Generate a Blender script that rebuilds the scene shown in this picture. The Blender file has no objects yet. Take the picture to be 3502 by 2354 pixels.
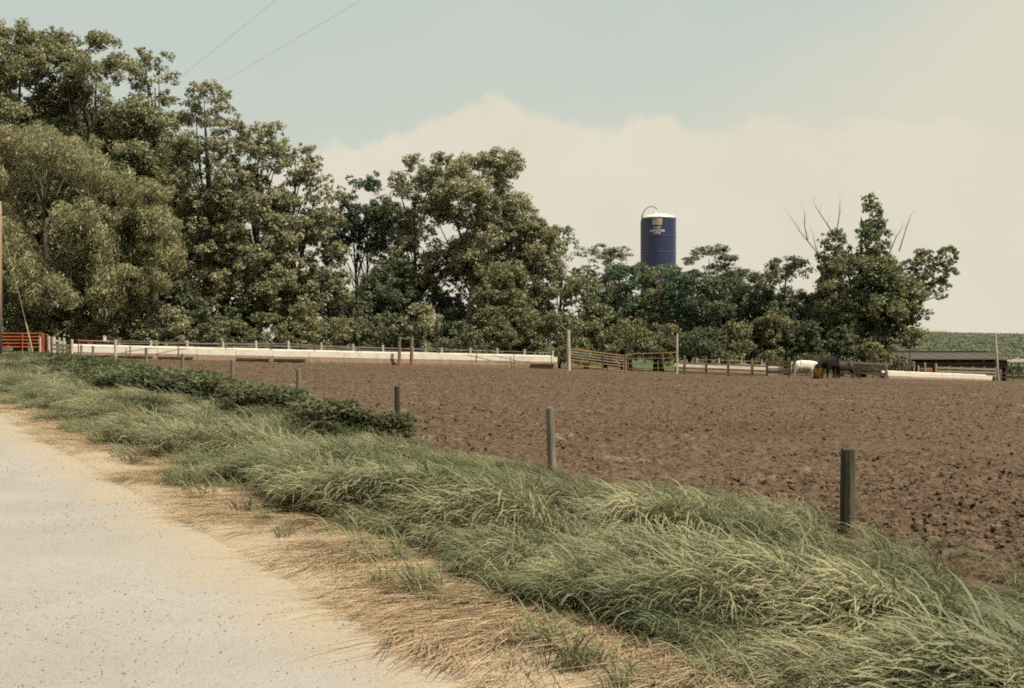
import bpy, bmesh, math, random
import numpy as np
from mathutils import Vector, Matrix

S = bpy.context.scene
COL = S.collection
R = math.radians
random.seed(7)

# ------------------------------------------------------------------ camera, sky, sun, exposure
FPX, CX, HY, EYE = 3700.0, 1751.0, 1170.0, 1.6       # focal length, centre column and horizon row of the 3502 px wide photograph
cam_d = bpy.data.cameras.new('camera'); cam = bpy.data.objects.new('camera', cam_d); COL.objects.link(cam)
cam.location = (0, 0, EYE); cam.rotation_euler = (R(90), 0, 0)
cam_d.sensor_width = 36.0; cam_d.lens = FPX / 3502 * 36; cam_d.shift_y = -(1177 - HY) / 3502
cam_d.clip_start = 0.1; cam_d.clip_end = 6000
S.camera = cam

SUN_EL, SUN_AZ = 60.0, 118.0                          # azimuth clockwise from +Y
sd = bpy.data.lights.new('sun', 'SUN'); sun = bpy.data.objects.new('sun', sd); COL.objects.link(sun)
sd.energy = 4.7; sd.angle = R(0.55); sd.color = (1.0, 0.90, 0.73)
sdir = Vector((math.sin(R(SUN_AZ)) * math.cos(R(SUN_EL)), math.cos(R(SUN_AZ)) * math.cos(R(SUN_EL)), math.sin(R(SUN_EL))))
sun.rotation_euler = sdir.to_track_quat('Z', 'Y').to_euler(); sun.location = (0, 0, 60)

S.view_settings.view_transform = 'Standard'; S.view_settings.look = 'None'
S.view_settings.exposure = 0.78; S.view_settings.gamma = 1.0
S.cycles.max_bounces = 4; S.cycles.diffuse_bounces = 3; S.cycles.glossy_bounces = 1; S.cycles.transmission_bounces = 2; S.cycles.transparent_max_bounces = 4
S.cycles.use_adaptive_sampling = True; S.cycles.adaptive_threshold = 0.03; S.cycles.adaptive_min_samples = 16
S.cycles.filter_width = 1.9
S.cycles.use_denoising = False

W = bpy.data.worlds.new('World'); S.world = W; W.use_nodes = True


class NT:
    """tiny node-tree helper"""
    def __init__(s, tree): s.t = tree; s.n = tree.nodes; s.l = tree.links
    def new(s, typ, **kw):
        n = s.n.new(typ)
        for k, v in kw.items(): setattr(n, k, v)
        return n
    def put(s, sock, v):
        if v is None: return
        if isinstance(v, bpy.types.NodeSocket): s.l.new(v, sock)
        else:
            if hasattr(sock.default_value, '__len__') and not hasattr(v, '__len__'): v = (v,) * len(sock.default_value)
            if hasattr(v, '__len__') and len(v) == 3 and len(sock.default_value) == 4: v = (*v, 1)
            sock.default_value = v
    def math(s, op, a, b=None, c=None, clamp=False):
        n = s.new('ShaderNodeMath', operation=op, use_clamp=clamp)
        for i, v in enumerate((a, b, c)): s.put(n.inputs[i], v)
        return n.outputs[0]
    def mix(s, fac, a, b, mode='MIX'):
        n = s.new('ShaderNodeMix', data_type='RGBA', blend_type=mode)
        s.put(n.inputs[0], fac); s.put(n.inputs[6], a); s.put(n.inputs[7], b)
        return n.outputs[2]
    def noise(s, vec, scale, detail=3, rough=.5, dist=0.0, dim='3D'):
        n = s.new('ShaderNodeTexNoise', noise_dimensions=dim)
        if vec is not None: s.l.new(vec, n.inputs['Vector'])
        s.put(n.inputs['Scale'], scale); s.put(n.inputs['Detail'], detail); s.put(n.inputs['Roughness'], rough); s.put(n.inputs['Distortion'], dist)
        return n.outputs[0]
    def ramp(s, fac, stops, interp='LINEAR'):
        n = s.new('ShaderNodeValToRGB'); n.color_ramp.interpolation = interp
        e = n.color_ramp.elements
        while len(e) < len(stops): e.new(0.5)
        for k, (p, c) in enumerate(stops):
            e[k].position = p; e[k].color = (*c, 1) if hasattr(c, '__len__') else (c, c, c, 1)
        s.put(n.inputs[0], fac)
        return n.outputs[0]
    def maprange(s, v, a, b, c=0.0, d=1.0, smooth=True):
        n = s.new('ShaderNodeMapRange', interpolation_type='SMOOTHSTEP' if smooth else 'LINEAR')
        for i, x in enumerate((v, a, b, c, d)): s.put(n.inputs[i], x)
        return n.outputs[0]


def build_world():
    t = NT(W.node_tree); t.n.clear()
    out = t.new('ShaderNodeOutputWorld'); bg = t.new('ShaderNodeBackground')
    sky = t.new('ShaderNodeTexSky', sky_type='NISHITA', sun_disc=False)
    sky.sun_elevation = R(SUN_EL); sky.sun_rotation = R(SUN_AZ); sky.air_density = 1.2; sky.dust_density = 4.0; sky.ozone_density = 1.0
    tc = t.new('ShaderNodeTexCoord').outputs['Generated']
    sep = t.new('ShaderNodeSeparateXYZ'); t.l.new(tc, sep.inputs[0])
    x, y, z = sep.outputs
    az = t.math('ARCTAN2', x, y); el = t.math('ARCSINE', z)
    # thin summer haze veils the whole sky, warmer low down
    hz = t.mix(0.84, sky.outputs[0], (6.15, 6.75, 5.95))
    # cumulus bank: its top edge undulates all round the horizon
    a01 = t.math('MULTIPLY_ADD', az, 1 / (2 * math.pi), 0.5)
    def A(px): return 0.5 + math.atan((px - CX) / FPX) / (2 * math.pi)
    def E(px, py): return math.atan((HY - py) / math.hypot(FPX, px - CX))
    prof = [(0.0, .17), (.36, .16), (A(900), E(900, 600)), (A(1080), E(1080, 525)), (A(1290), E(1290, 520)), (A(1420), E(1420, 450)), (A(1560), E(1560, 350)),
            (A(1680), E(1680, 290)), (A(1790), E(1790, 345)), (A(1920), E(1920, 410)), (A(1950), E(1950, 478)), (A(2140), E(2140, 480)),
            (A(2200), E(2200, 400)), (A(2270), E(2270, 355)), (A(2390), E(2390, 450)), (A(2460), E(2460, 470)), (A(2560), E(2560, 390)),
            (A(2700), E(2700, 400)), (A(2900), E(2900, 430)), (A(3200), E(3200, 400)), (A(3502), E(3502, 380)), (.62, .20), (.75, .18), (1.0, .17)]
    top = t.ramp(a01, [(p, v) for p, v in prof])
    top2 = t.ramp(a01, [(0, .10), (.40, .10), (A(1750), .15), (A(2400), .19), (A(3000), .27), (A(3502), .36), (.64, .36), (.75, .25), (.9, .12), (1.0, .10)])
    n1 = t.noise(tc, 9.0, 6, .62); n2 = t.noise(tc, 40.0, 4, .6)
    d = t.math('SUBTRACT', top, el)
    d = t.math('MULTIPLY_ADD', t.math('SUBTRACT', n1, .5), .075, d)
    d = t.math('MULTIPLY_ADD', t.math('SUBTRACT', n2, .5), .034, d)
    m = t.maprange(d, -.004, .012)
    wide = t.maprange(d, -.16, .03)                          # soft veil above the bank
    wisp = t.math('MULTIPLY', t.maprange(t.noise(tc, 3.2, 6, .6, .6), .5, .68), .35)
    body = t.mix(t.maprange(n1, .3, .7), (7.15, 6.72, 5.45), (7.6, 7.1, 5.85))
    c = t.mix(t.math('MULTIPLY', wide, .24), hz, (6.9, 6.7, 5.5))
    c = t.mix(wisp, c, (6.9, 6.7, 5.5))
    d2 = t.math('MULTIPLY_ADD', t.math('SUBTRACT', t.noise(tc, 5.0, 5, .6), .5), .16, t.math('SUBTRACT', top2, el))
    c = t.mix(t.math('MULTIPLY', t.maprange(d2, -.07, .09), .85), c, (7.1, 6.75, 5.5))
    c = t.mix(m, c, body)
    t.l.new(c, bg.inputs[0]); bg.inputs[1].default_value = 0.0585
    t.l.new(bg.outputs[0], out.inputs[0])


build_world()

# ------------------------------------------------------------------ helpers
FENCE_Y = [-30, 5, 11, 15.9, 20.5, 25, 30, 35, 39, 44, 50, 60, 73, 90, 400]
FENCE_Z = [-.3, -.3, -.34, -.42, -.30, -.10, .05, .2, .37, .55, .66, .70, .71, .74, .74]


def sstep(t): t = np.clip(t, 0, 1); return t * t * (3 - 2 * t)


def zf(X, Y):
    """height of the land: flat road, verge falling to the fence line, lot falling away to the right"""
    X = np.asarray(X, float); Y = np.asarray(Y, float)
    u = X + .592 * Y
    f = (np.interp(Y - 1.5, FENCE_Y, FENCE_Z) + np.interp(Y + 1.5, FENCE_Y, FENCE_Z)) / 2
    verge = f * sstep((u - 2.9) / 6.8)
    lot = f - .03 * (np.clip(u, 10, 140) - 10)
    return np.where(u < 10, verge, lot)


def zs(X, Y): return float(zf(X, Y))


def at(px, py, D):
    return Vector(((px - CX) / FPX * D, D, EYE + (HY - py) / FPX * D))


def gx(px, D): return (px - CX) / FPX * D


def hash2(ix, iy, s):
    h = (ix.astype(np.int64) * 374761393 + iy.astype(np.int64) * 668265263 + s * 1442695041) & 0xffffffff
    h = ((h ^ (h >> 13)) * 1274126177) & 0xffffffff
    return ((h ^ (h >> 16)) & 0xffff) / 65535.0


def vnoise(x, y, s=0):
    ix = np.floor(x); iy = np.floor(y); fx = x - ix; fy = y - iy
    fx = fx * fx * (3 - 2 * fx); fy = fy * fy * (3 - 2 * fy)
    a = hash2(ix, iy, s); b = hash2(ix + 1, iy, s); c = hash2(ix, iy + 1, s); d = hash2(ix + 1, iy + 1, s)
    return (a * (1 - fx) + b * fx) * (1 - fy) + (c * (1 - fx) + d * fx) * fy


def fbm(x, y, o=4, s=0):
    v = 0; a = .5; 
    for k in range(o):
        v = v + a * vnoise(x * 2 ** k + 17 * k, y * 2 ** k - 9 * k, s + k); a *= .5
    return v


def pmat(name, base, base2=None, scale=3.0, rough=.85, bump=0.0, bscale=None, spec=.25, metallic=0.0, detail=5, lo=.35, hi=.65, coord='Object', stretch=None, extra=None):
    m = bpy.data.materials.new(name); m.use_nodes = True
    t = NT(m.node_tree); b = t.n['Principled BSDF']
    tc = t.new('ShaderNodeTexCoord').outputs['Object'] if coord == 'Object' else t.new('ShaderNodeNewGeometry').outputs['Position']
    if stretch:
        mp = t.new('ShaderNodeMapping'); mp.inputs['Scale'].default_value = stretch; t.l.new(tc, mp.inputs[0]); tc = mp.outputs[0]
    c = base
    if base2 is not None:
        f = t.maprange(t.noise(tc, scale, detail, .6), lo, hi)
        c = t.mix(f, base, base2)
    if extra: c = extra(t, tc, c)
    t.put(b.inputs['Base Color'], c)
    b.inputs['Roughness'].default_value = rough; b.inputs['Specular IOR Level'].default_value = spec; b.inputs['Metallic'].default_value = metallic
    if bump:
        bn = t.new('ShaderNodeBump'); bn.inputs['Strength'].default_value = 1.0; bn.inputs['Distance'].default_value = bump
        t.l.new(t.noise(tc, bscale or scale * 6, 4, .65), bn.inputs['Height']); t.l.new(bn.outputs[0], b.inputs['Normal'])
    return m


def leaf_mat(name, c1, c2, c3=None, transl=.3, rough=.55, spec=.3, patch=.25):
    """foliage: colour by a per-leaf attribute and a soft patch noise"""
    m = bpy.data.materials.new(name); m.use_nodes = True
    t = NT(m.node_tree); b = t.n['Principled BSDF']; out = t.n['Material Output']
    at_ = t.new('ShaderNodeAttribute', attribute_name='tint').outputs['Fac']
    pos = t.new('ShaderNodeNewGeometry').outputs['Position']
    c = t.mix(at_, c1, c2)
    if c3 is not None: c = t.mix(t.maprange(t.noise(pos, patch, 3, .6), .48, .66), c, c3)
    t.put(b.inputs['Base Color'], c); b.inputs['Roughness'].default_value = rough; b.inputs['Specular IOR Level'].default_value = spec
    tr = t.new('ShaderNodeBsdfTranslucent'); t.put(tr.inputs[0], c)
    mx = t.new('ShaderNodeMixShader'); mx.inputs[0].default_value = transl
    t.l.new(b.outputs[0], mx.inputs[1]); t.l.new(tr.outputs[0], mx.inputs[2]); t.l.new(mx.outputs[0], out.inputs[0])
    return m


def tag(o, label=None, cat=None, group=None, kind=None):
    if label: o['label'] = label
    if cat: o['category'] = cat
    if group: o['group'] = group
    if kind: o['kind'] = kind
    return o


def empty(name, loc, label, cat, group=None, rz=0):
    o = bpy.data.objects.new(name, None); COL.objects.link(o); o.location = loc; o.rotation_euler.z = rz
    o.empty_display_size = .3
    return tag(o, label, cat, group)


def link(name, me, m=None, parent=None, loc=None):
    o = bpy.data.objects.new(name, me); COL.objects.link(o)
    if m is not None and not me.materials: me.materials.append(m)
    if parent is not None: o.parent = parent
    if loc is not None: o.location = loc
    return o


def np_mesh(name, V, F, smooth=False, tint=None):
    """V (n,3), F (m,k) with k = 3 or 4"""
    me = bpy.data.meshes.new(name); V = np.ascontiguousarray(V, np.float32); F = np.ascontiguousarray(F, np.int32)
    n, k = F.shape
    me.vertices.add(len(V)); me.vertices.foreach_set('co', V.ravel())
    me.loops.add(n * k); me.loops.foreach_set('vertex_index', F.ravel())
    me.polygons.add(n); me.polygons.foreach_set('loop_start', np.arange(0, n * k, k, dtype=np.int32))
    if smooth: me.polygons.foreach_set('use_smooth', np.ones(n, bool))
    me.update(calc_edges=True); me.validate()
    if tint is not None:
        a = me.attributes.new('tint', 'FLOAT', 'POINT'); a.data.foreach_set('value', np.ascontiguousarray(tint, np.float32))
    return me


class MB:
    """collects boxes, tapered tubes and strips into one mesh"""
    def __init__(s): s.v = []; s.f = []
    def box(s, c, size, rot=None):
        c = Vector(c); hx, hy, hz = [q / 2 for q in size]; i = len(s.v)
        for x, y, z in ((-1, -1, -1), (1, -1, -1), (1, 1, -1), (-1, 1, -1), (-1, -1, 1), (1, -1, 1), (1, 1, 1), (-1, 1, 1)):
            p = Vector((x * hx, y * hy, z * hz))
            if rot is not None: p = rot @ p
            s.v.append(c + p)
        s.f += [tuple(i + q for q in f) for f in ((0, 3, 2, 1), (4, 5, 6, 7), (0, 1, 5, 4), (1, 2, 6, 5), (2, 3, 7, 6), (3, 0, 4, 7))]
        return s
    def beam(s, a, b, w, h):
        """board from a to b, w thick across, h tall"""
        a = Vector(a); b = Vector(b); d = b - a; L = d.length; d.normalize()
        up = Vector((0, 0, 1)) if abs(d.z) < .95 else Vector((0, 1, 0))
        side = d.cross(up).normalized(); up = side.cross(d).normalized()
        rot = Matrix((d, side, up)).transposed()
        return s.box((a + b) / 2, (L, w, h), rot)
    def tube(s, pts, rad, n=8, caps=True, wob=0.0, rng=random):
        pts = [Vector(p) for p in pts]; rad = rad if hasattr(rad, '__len__') else [rad] * len(pts)
        rings = []
        for k, p in enumerate(pts):
            d = (pts[min(k + 1, len(pts) - 1)] - pts[max(k - 1, 0)]).normalized()
            ref = Vector((1, 0, 0)) if abs(d.x) < .8 else Vector((0, 1, 0))
            a = d.cross(ref).normalized(); b = d.cross(a).normalized(); i = len(s.v); rings.append(i)
            for q in range(n):
                an = 2 * math.pi * q / n; r = rad[k] * (1 + wob * (rng.random() - .5))
                s.v.append(p + a * math.cos(an) * r + b * math.sin(an) * r)
        for k in range(len(rings) - 1):
            for q in range(n):
                s.f.append((rings[k] + q, rings[k] + (q + 1) % n, rings[k + 1] + (q + 1) % n, rings[k + 1] + q))
        if caps:
            s.f.append(tuple(rings[0] + q for q in range(n))[::-1]); s.f.append(tuple(rings[-1] + q for q in range(n)))
        return s
    def lathe(s, prof, n=32, c=(0, 0, 0)):
        i = len(s.v)
        for r, z in prof:
            for q in range(n):
                an = 2 * math.pi * q / n; s.v.append(Vector(c) + Vector((r * math.cos(an), r * math.sin(an), z)))
        for k in range(len(prof) - 1):
            for q in range(n):
                s.f.append((i + k * n + q, i + k * n + (q + 1) % n, i + (k + 1) * n + (q + 1) % n, i + (k + 1) * n + q))
        return s
    def poly(s, pts, f):
        i = len(s.v); s.v += [Vector(p) for p in pts]; s.f += [tuple(i + q for q in g) for g in f]; return s
    def mesh(s, name, smooth=False):
        me = bpy.data.meshes.new(name); me.from_pydata([tuple(v) for v in s.v], [], s.f)
        bm = bmesh.new(); bm.from_mesh(me); bmesh.ops.recalc_face_normals(bm, faces=bm.faces); bm.to_mesh(me); bm.free()
        if smooth:
            for p in me.polygons: p.use_smooth = True
        me.update(); return me
    def build(s, name, m, parent=None, smooth=False, loc=None):
        return link(name, s.mesh(name, smooth), m, parent, loc)


# ------------------------------------------------------------------ materials
WOOD = (0.123, 0.101, 0.080); WOODP = (0.222, 0.191, 0.154)
M = {}
M['post_grey'] = pmat('weathered post wood', (0.117, 0.099, 0.077), (0.203, 0.178, 0.145), 9, .9, .01, 60, stretch=(1, 1, .12))
M['post_dark'] = pmat('dark treated wood', (0.034, 0.031, 0.022), (0.080, 0.070, 0.049), 9, .9, .012, 60, stretch=(1, 1, .12))
M['post_pale'] = pmat('pale weathered wood', (0.324, 0.283, 0.231), (0.446, 0.397, 0.324), 6, .9, .008, 50, stretch=(1, 1, .15))
M['post_rust'] = pmat('tan treated wood', (0.166, 0.092, 0.043), (0.222, 0.130, 0.062), 6, .9, .008, 50, stretch=(1, 1, .15))
M['board'] = pmat('weathered board', (0.074, 0.053, 0.034), (0.130, 0.096, 0.065), 5, .9, .006, 40, stretch=(.2, 1, 1))
M['board_tan'] = pmat('tan board', (0.142, 0.096, 0.055), (0.185, 0.130, 0.080), 5, .9, .006, 40, stretch=(.2, 1, 1))
M['board_pale'] = pmat('pale board', (0.166, 0.135, 0.101), (0.228, 0.191, 0.147), 5, .9, .006, 40, stretch=(.2, 1, 1))
M['steel_rust'] = pmat('rusty steel', (0.086, 0.034, 0.015), (0.130, 0.058, 0.028), 12, .8, .003, 80)
M['steel_red'] = pmat('red gate paint', (0.373, 0.081, 0.024), (0.292, 0.069, 0.028), 6, .55, .0, 40, spec=.4)
M['steel_yellow'] = pmat('rusting yellow gate paint', (0.324, 0.174, 0.045), (0.243, 0.105, 0.041), 5, .6, .002, 40, spec=.35)
M['steel_pale'] = pmat('galvanised gate tube', (0.222, 0.209, 0.185), (0.166, 0.123, 0.086), 5, .55, .0, 40, spec=.4)
M['wire'] = pmat('galvanised wire', (0.197, 0.185, 0.166), None, rough=.6)
M['cable'] = pmat('dull power cable', (0.185, 0.185, 0.178), None, rough=.7)
M['pole'] = pmat('utility pole wood', (0.246, 0.185, 0.123), (0.185, 0.135, 0.089), 3, .9, .006, 40, stretch=(1, 1, .1))
M['guard'] = pmat('faded yellow plastic', (0.308, 0.246, 0.117), (0.258, 0.209, 0.104), 4, .6)
M['concrete'] = pmat('whitewashed concrete', (.58, .545, .47), (.47, .43, .355), 1.6, .9, .004, 30, lo=.4, hi=.8)
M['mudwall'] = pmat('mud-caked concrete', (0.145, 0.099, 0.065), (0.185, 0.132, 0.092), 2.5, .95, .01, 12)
M['muck_shade'] = pmat('wet muck and painted shade', (0.034, 0.022, 0.014), (0.055, 0.037, 0.024), 3, .8, .01, 12)  # dark muck tone, also the painted shade along the bunk foot
M['bark'] = pmat('bark', (0.053, 0.043, 0.032), (0.092, 0.077, 0.058), 4, .95, .04, 14, stretch=(1, 1, .25))
M['bark_pale'] = pmat('pale bark', (0.117, 0.101, 0.080), (0.173, 0.151, 0.120), 3, .95, .03, 12, stretch=(1, 1, .25))
M['deadwood'] = pmat('bare dead wood', (0.099, 0.080, 0.062), (0.135, 0.114, 0.089), 4, .9)
M['silo'] = pmat('blue enamelled steel', (.014, .020, .062), (.020, .027, .078), .35, .33, .0, 10, spec=.5)
M['silo_ring'] = pmat('pale blue flange', (0.074, 0.080, 0.117), None, rough=.4, spec=.5)
M['silo_roof'] = pmat('off-white enamelled roof', (.60, .57, .49), (.52, .49, .42), .8, .5)
M['white'] = pmat('white paint', (.70, .69, .64), None, rough=.6)
M['flag_red'] = pmat('faded red paint', (0.258, 0.062, 0.043), None, rough=.6)
M['flag_blue'] = pmat('faded blue paint', (0.104, 0.130, 0.185), None, rough=.6)
M['shed_roof'] = pmat('old tin roof', (0.037, 0.031, 0.023), (0.053, 0.045, 0.033), .8, .7, .0, 10, spec=.3, stretch=(.6, 3, 1))
M['shed_edge'] = pmat('dark fascia', (0.034, 0.031, 0.022), (0.049, 0.043, 0.031), 2, .85)
M['shed_wall'] = pmat('brown shed boards', (0.065, 0.037, 0.026), (0.086, 0.053, 0.037), 2, .9, .004, 20)
M['barn_red'] = pmat('faded red roof', (0.258, 0.123, 0.096), (0.222, 0.117, 0.092), 1, .8)
M['barn_wall'] = pmat('pale barn wall', (0.320, 0.289, 0.246), None, rough=.9)
M['tub'] = pmat('yellow plastic tub', (0.405, 0.267, 0.036), (0.340, 0.243, 0.049), 4, .5, spec=.4)
M['hide_white'] = pmat('cream white hide', (.60, .55, .46), (.68, .64, .55), 2.5, .85)
M['hide_black'] = pmat('black hide', (.007, .006, .005), (.013, .011, .009), 2.5, .85, spec=.12)
M['hide_brown'] = pmat('dark brown hide', (.022, .015, .010), (.040, .027, .018), 2.5, .7)
M['hoof'] = pmat('dark hoof', (0.031, 0.024, 0.019), None, rough=.6)
M['horn'] = pmat('pale horn', (0.246, 0.209, 0.147), None, rough=.5)
M['stone_l'] = pmat('pale gravel', (0.283, 0.265, 0.228), (0.222, 0.203, 0.173), 20, .9)
M['stone_d'] = pmat('grey gravel', (0.154, 0.138, 0.121), (0.219, 0.194, 0.166), 20, .9)


def mud_extra(t, tc, c):
    mp = t.new('ShaderNodeMapping'); mp.inputs['Scale'].default_value = (.10, .42, 1); mp.inputs['Rotation'].default_value = (0, 0, .12); t.l.new(tc, mp.inputs[0])
    track = t.noise(mp.outputs[0], 1.0, 5, .62)
    c = t.mix(t.math('MULTIPLY', t.maprange(track, .52, .66), .55), c, (0.132, 0.092, 0.062))      # trodden dry paths
    c = t.mix(t.math('MULTIPLY', t.maprange(track, .30, .44, 1.0, 0.0), .5), c, (0.053, 0.034, 0.021))   # damp strips
    # dried pale crust in scattered low patches, damp dark soil elsewhere, then painted shade and pale specks
    c = t.mix(t.math('MULTIPLY', t.maprange(t.noise(tc, .62, 6, .68), .585, .655), .9), c, (0.191, 0.145, 0.104))
    c = t.mix(t.math('MULTIPLY', t.maprange(t.noise(tc, .045, 4, .6), .40, .62), .55), c, (0.114, 0.075, 0.049))
    c = t.mix(t.math('MULTIPLY', t.maprange(t.noise(tc, 9.0, 5, .72), .45, .60), .85), c, (0.031, 0.020, 0.013))  # dark speckle paints the small shadows between lumps
    c = t.mix(t.math('MULTIPLY', t.maprange(t.noise(tc, 16.0, 4, .7), .58, .72), .6), c, (0.160, 0.117, 0.083))
    return c


M['mud'] = pmat('lot mud', (0.077, 0.051, 0.032), (0.126, 0.087, 0.057), 4.0, .97, .11, 8, coord='P', extra=mud_extra, spec=.12)
M['clod'] = pmat('mud clod', (0.083, 0.057, 0.037), (0.123, 0.086, 0.058), 1.2, .97, .02, 25, coord='P', spec=.1)
M['clod_d'] = pmat('shade-dark clod', (0.037, 0.024, 0.016), (0.062, 0.042, 0.028), 1.2, .97, .02, 25, coord='P', spec=.1)  # darker clods, their colour standing for shade between lumps


def road_extra(t, tc, c):
    s = t.new('ShaderNodeSeparateXYZ'); t.l.new(tc, s.inputs[0])
    u = t.math('MULTIPLY_ADD', s.outputs[1], .592, s.outputs[0])
    u = t.math('MULTIPLY_ADD', t.math('SUBTRACT', t.noise(tc, .9, 4, .6), .5), 1.5, u)
    c = t.mix(t.maprange(u, 1.7, 2.8), c, (0.289, 0.243, 0.181))
    c = t.mix(t.math('MULTIPLY', t.maprange(t.noise(tc, 24, 5, .75), .50, .66), .45), c, (0.190, 0.166, 0.146))
    c = t.mix(t.math('MULTIPLY', t.maprange(t.noise(tc, 55, 4, .7), .54, .68), .55), c, (0.154, 0.134, 0.117))
    c = t.mix(t.math('MULTIPLY', t.maprange(t.noise(tc, 48, 3, .6), .62, .74), .6), c, (0.324, 0.312, 0.292))
    return c


M['road'] = pmat('pale limestone gravel', (0.267, 0.254, 0.238), (0.241, 0.224, 0.204), .7, .97, .010, 45, coord='P', extra=road_extra, spec=.1)


def verge_extra(t, tc, c):
    # sandy shoulder by the road, thatch and soil farther in: a band that follows the road
    s = t.new('ShaderNodeSeparateXYZ'); t.l.new(t.new('ShaderNodeNewGeometry').outputs['Position'], s.inputs[0])
    u = t.math('MULTIPLY_ADD', s.outputs[1], .592, s.outputs[0])
    u = t.math('MULTIPLY_ADD', t.math('SUBTRACT', t.noise(tc, .8, 4, .6), .5), 1.6, u)
    straw = t.mix(t.maprange(t.noise(tc, 5, 4, .7), .4, .62), (0.289, 0.222, 0.145), (0.234, 0.163, 0.099))
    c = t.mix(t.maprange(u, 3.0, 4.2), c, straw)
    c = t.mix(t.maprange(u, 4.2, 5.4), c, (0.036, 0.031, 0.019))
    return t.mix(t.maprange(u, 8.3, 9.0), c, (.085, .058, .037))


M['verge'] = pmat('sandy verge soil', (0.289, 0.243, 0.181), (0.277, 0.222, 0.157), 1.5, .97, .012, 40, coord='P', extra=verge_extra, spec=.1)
M['pasture'] = pmat('pasture ground', (0.046, 0.053, 0.022), (0.062, 0.053, 0.031), .12, .97, .02, 8, coord='P', spec=.1)
M['corn_soil'] = pmat('far crop ground', (0.053, 0.069, 0.032), (0.065, 0.077, 0.038), .02, .97, coord='P', spec=.1)

# foliage
M['lf_cotton'] = leaf_mat('cottonwood leaves', (0.120, 0.130, 0.064), (0.310, 0.306, 0.167), (0.248, 0.237, 0.134), .38, .45, .4)
M['lf_cotton2'] = leaf_mat('grey-green leaves', (0.137, 0.146, 0.079), (0.355, 0.344, 0.202), (0.265, 0.255, 0.146), .38, .45, .4)
M['lf_willow'] = leaf_mat('willow leaves', (0.171, 0.172, 0.088), (0.364, 0.351, 0.194), (0.280, 0.257, 0.143), .38, .5, .35)
M['lf_locust'] = leaf_mat('blue-green leaves', (0.046, 0.076, 0.050), (0.114, 0.164, 0.105), (0.086, 0.110, 0.061), .38, .55, .25)
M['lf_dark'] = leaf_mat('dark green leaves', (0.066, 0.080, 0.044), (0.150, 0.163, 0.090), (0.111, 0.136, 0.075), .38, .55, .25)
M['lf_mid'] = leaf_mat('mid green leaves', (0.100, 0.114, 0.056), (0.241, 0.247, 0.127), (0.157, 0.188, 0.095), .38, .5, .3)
M['lf_bush'] = leaf_mat('understory leaves', (0.104, 0.107, 0.054), (0.240, 0.236, 0.123), (0.171, 0.163, 0.088), .38, .5, .3)
M['lf_light'] = leaf_mat('fresh green leaves', (0.117, 0.124, 0.043), (0.206, 0.203, 0.089), None, .35, .5, .3)


def grass_mat(name, base, tip, alt, transl=.3, pscale=.5, lo=.42, hi=.62):
    m = bpy.data.materials.new(name); m.use_nodes = True
    t = NT(m.node_tree); b = t.n['Principled BSDF']; out = t.n['Material Output']
    h = t.new('ShaderNodeAttribute', attribute_name='tint').outputs['Fac']
    rnd = t.new('ShaderNodeObjectInfo').outputs['Random']
    pos = t.new('ShaderNodeNewGeometry').outputs['Position']
    c = t.mix(h, base, tip)
    c = t.mix(t.math('MULTIPLY', t.maprange(t.noise(pos, pscale, 4, .6), lo, hi), .8), c, alt)
    c = t.mix(1.0, c, t.ramp(rnd, [(0, .78), (1, 1.22)]), 'MULTIPLY')
    t.put(b.inputs['Base Color'], c); b.inputs['Roughness'].default_value = .55; b.inputs['Specular IOR Level'].default_value = .3
    tr = t.new('ShaderNodeBsdfTranslucent'); t.put(tr.inputs[0], c)
    mx = t.new('ShaderNodeMixShader'); mx.inputs[0].default_value = transl
    t.l.new(b.outputs[0], mx.inputs[1]); t.l.new(tr.outputs[0], mx.inputs[2]); t.l.new(mx.outputs[0], out.inputs[0])
    return m


M['g_tall'] = grass_mat('tall verge grass', (0.092, 0.097, 0.041), (0.250, 0.234, 0.135), (0.080, 0.103, 0.049))
M['g_green'] = grass_mat('fresh green grass', (0.090, 0.102, 0.048), (0.175, 0.178, 0.097), (0.102, 0.109, 0.056))
M['g_short'] = grass_mat('short fresh grass', (0.125, 0.143, 0.066), (0.212, 0.215, 0.112), (0.149, 0.156, 0.075), .35)
M['g_straw'] = grass_mat('dry straw', (0.410, 0.303, 0.193), (0.492, 0.389, 0.267), (0.344, 0.238, 0.143), .3, 2.0, .5, .7)
M['g_weed'] = grass_mat('broadleaf weeds', (0.059, 0.074, 0.033), (0.107, 0.119, 0.056), (0.086, 0.089, 0.039), .32)
M['g_corn'] = grass_mat('far hazed corn rows', (0.127, 0.146, 0.094), (0.160, 0.174, 0.116), (0.135, 0.149, 0.092), .35, .03)  # greens lightened to paint in the distance haze

# ------------------------------------------------------------------ ground, road, verge, lot
def grid_mesh(name, X, Y, Z, smooth=True):
    r, c = X.shape
    V = np.stack([X, Y, Z], -1).reshape(-1, 3)
    i = np.arange(r * c).reshape(r, c)
    F = np.stack([i[:-1, :-1], i[:-1, 1:], i[1:, 1:], i[1:, :-1]], -1).reshape(-1, 4)
    return np_mesh(name, V, F, smooth)


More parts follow.
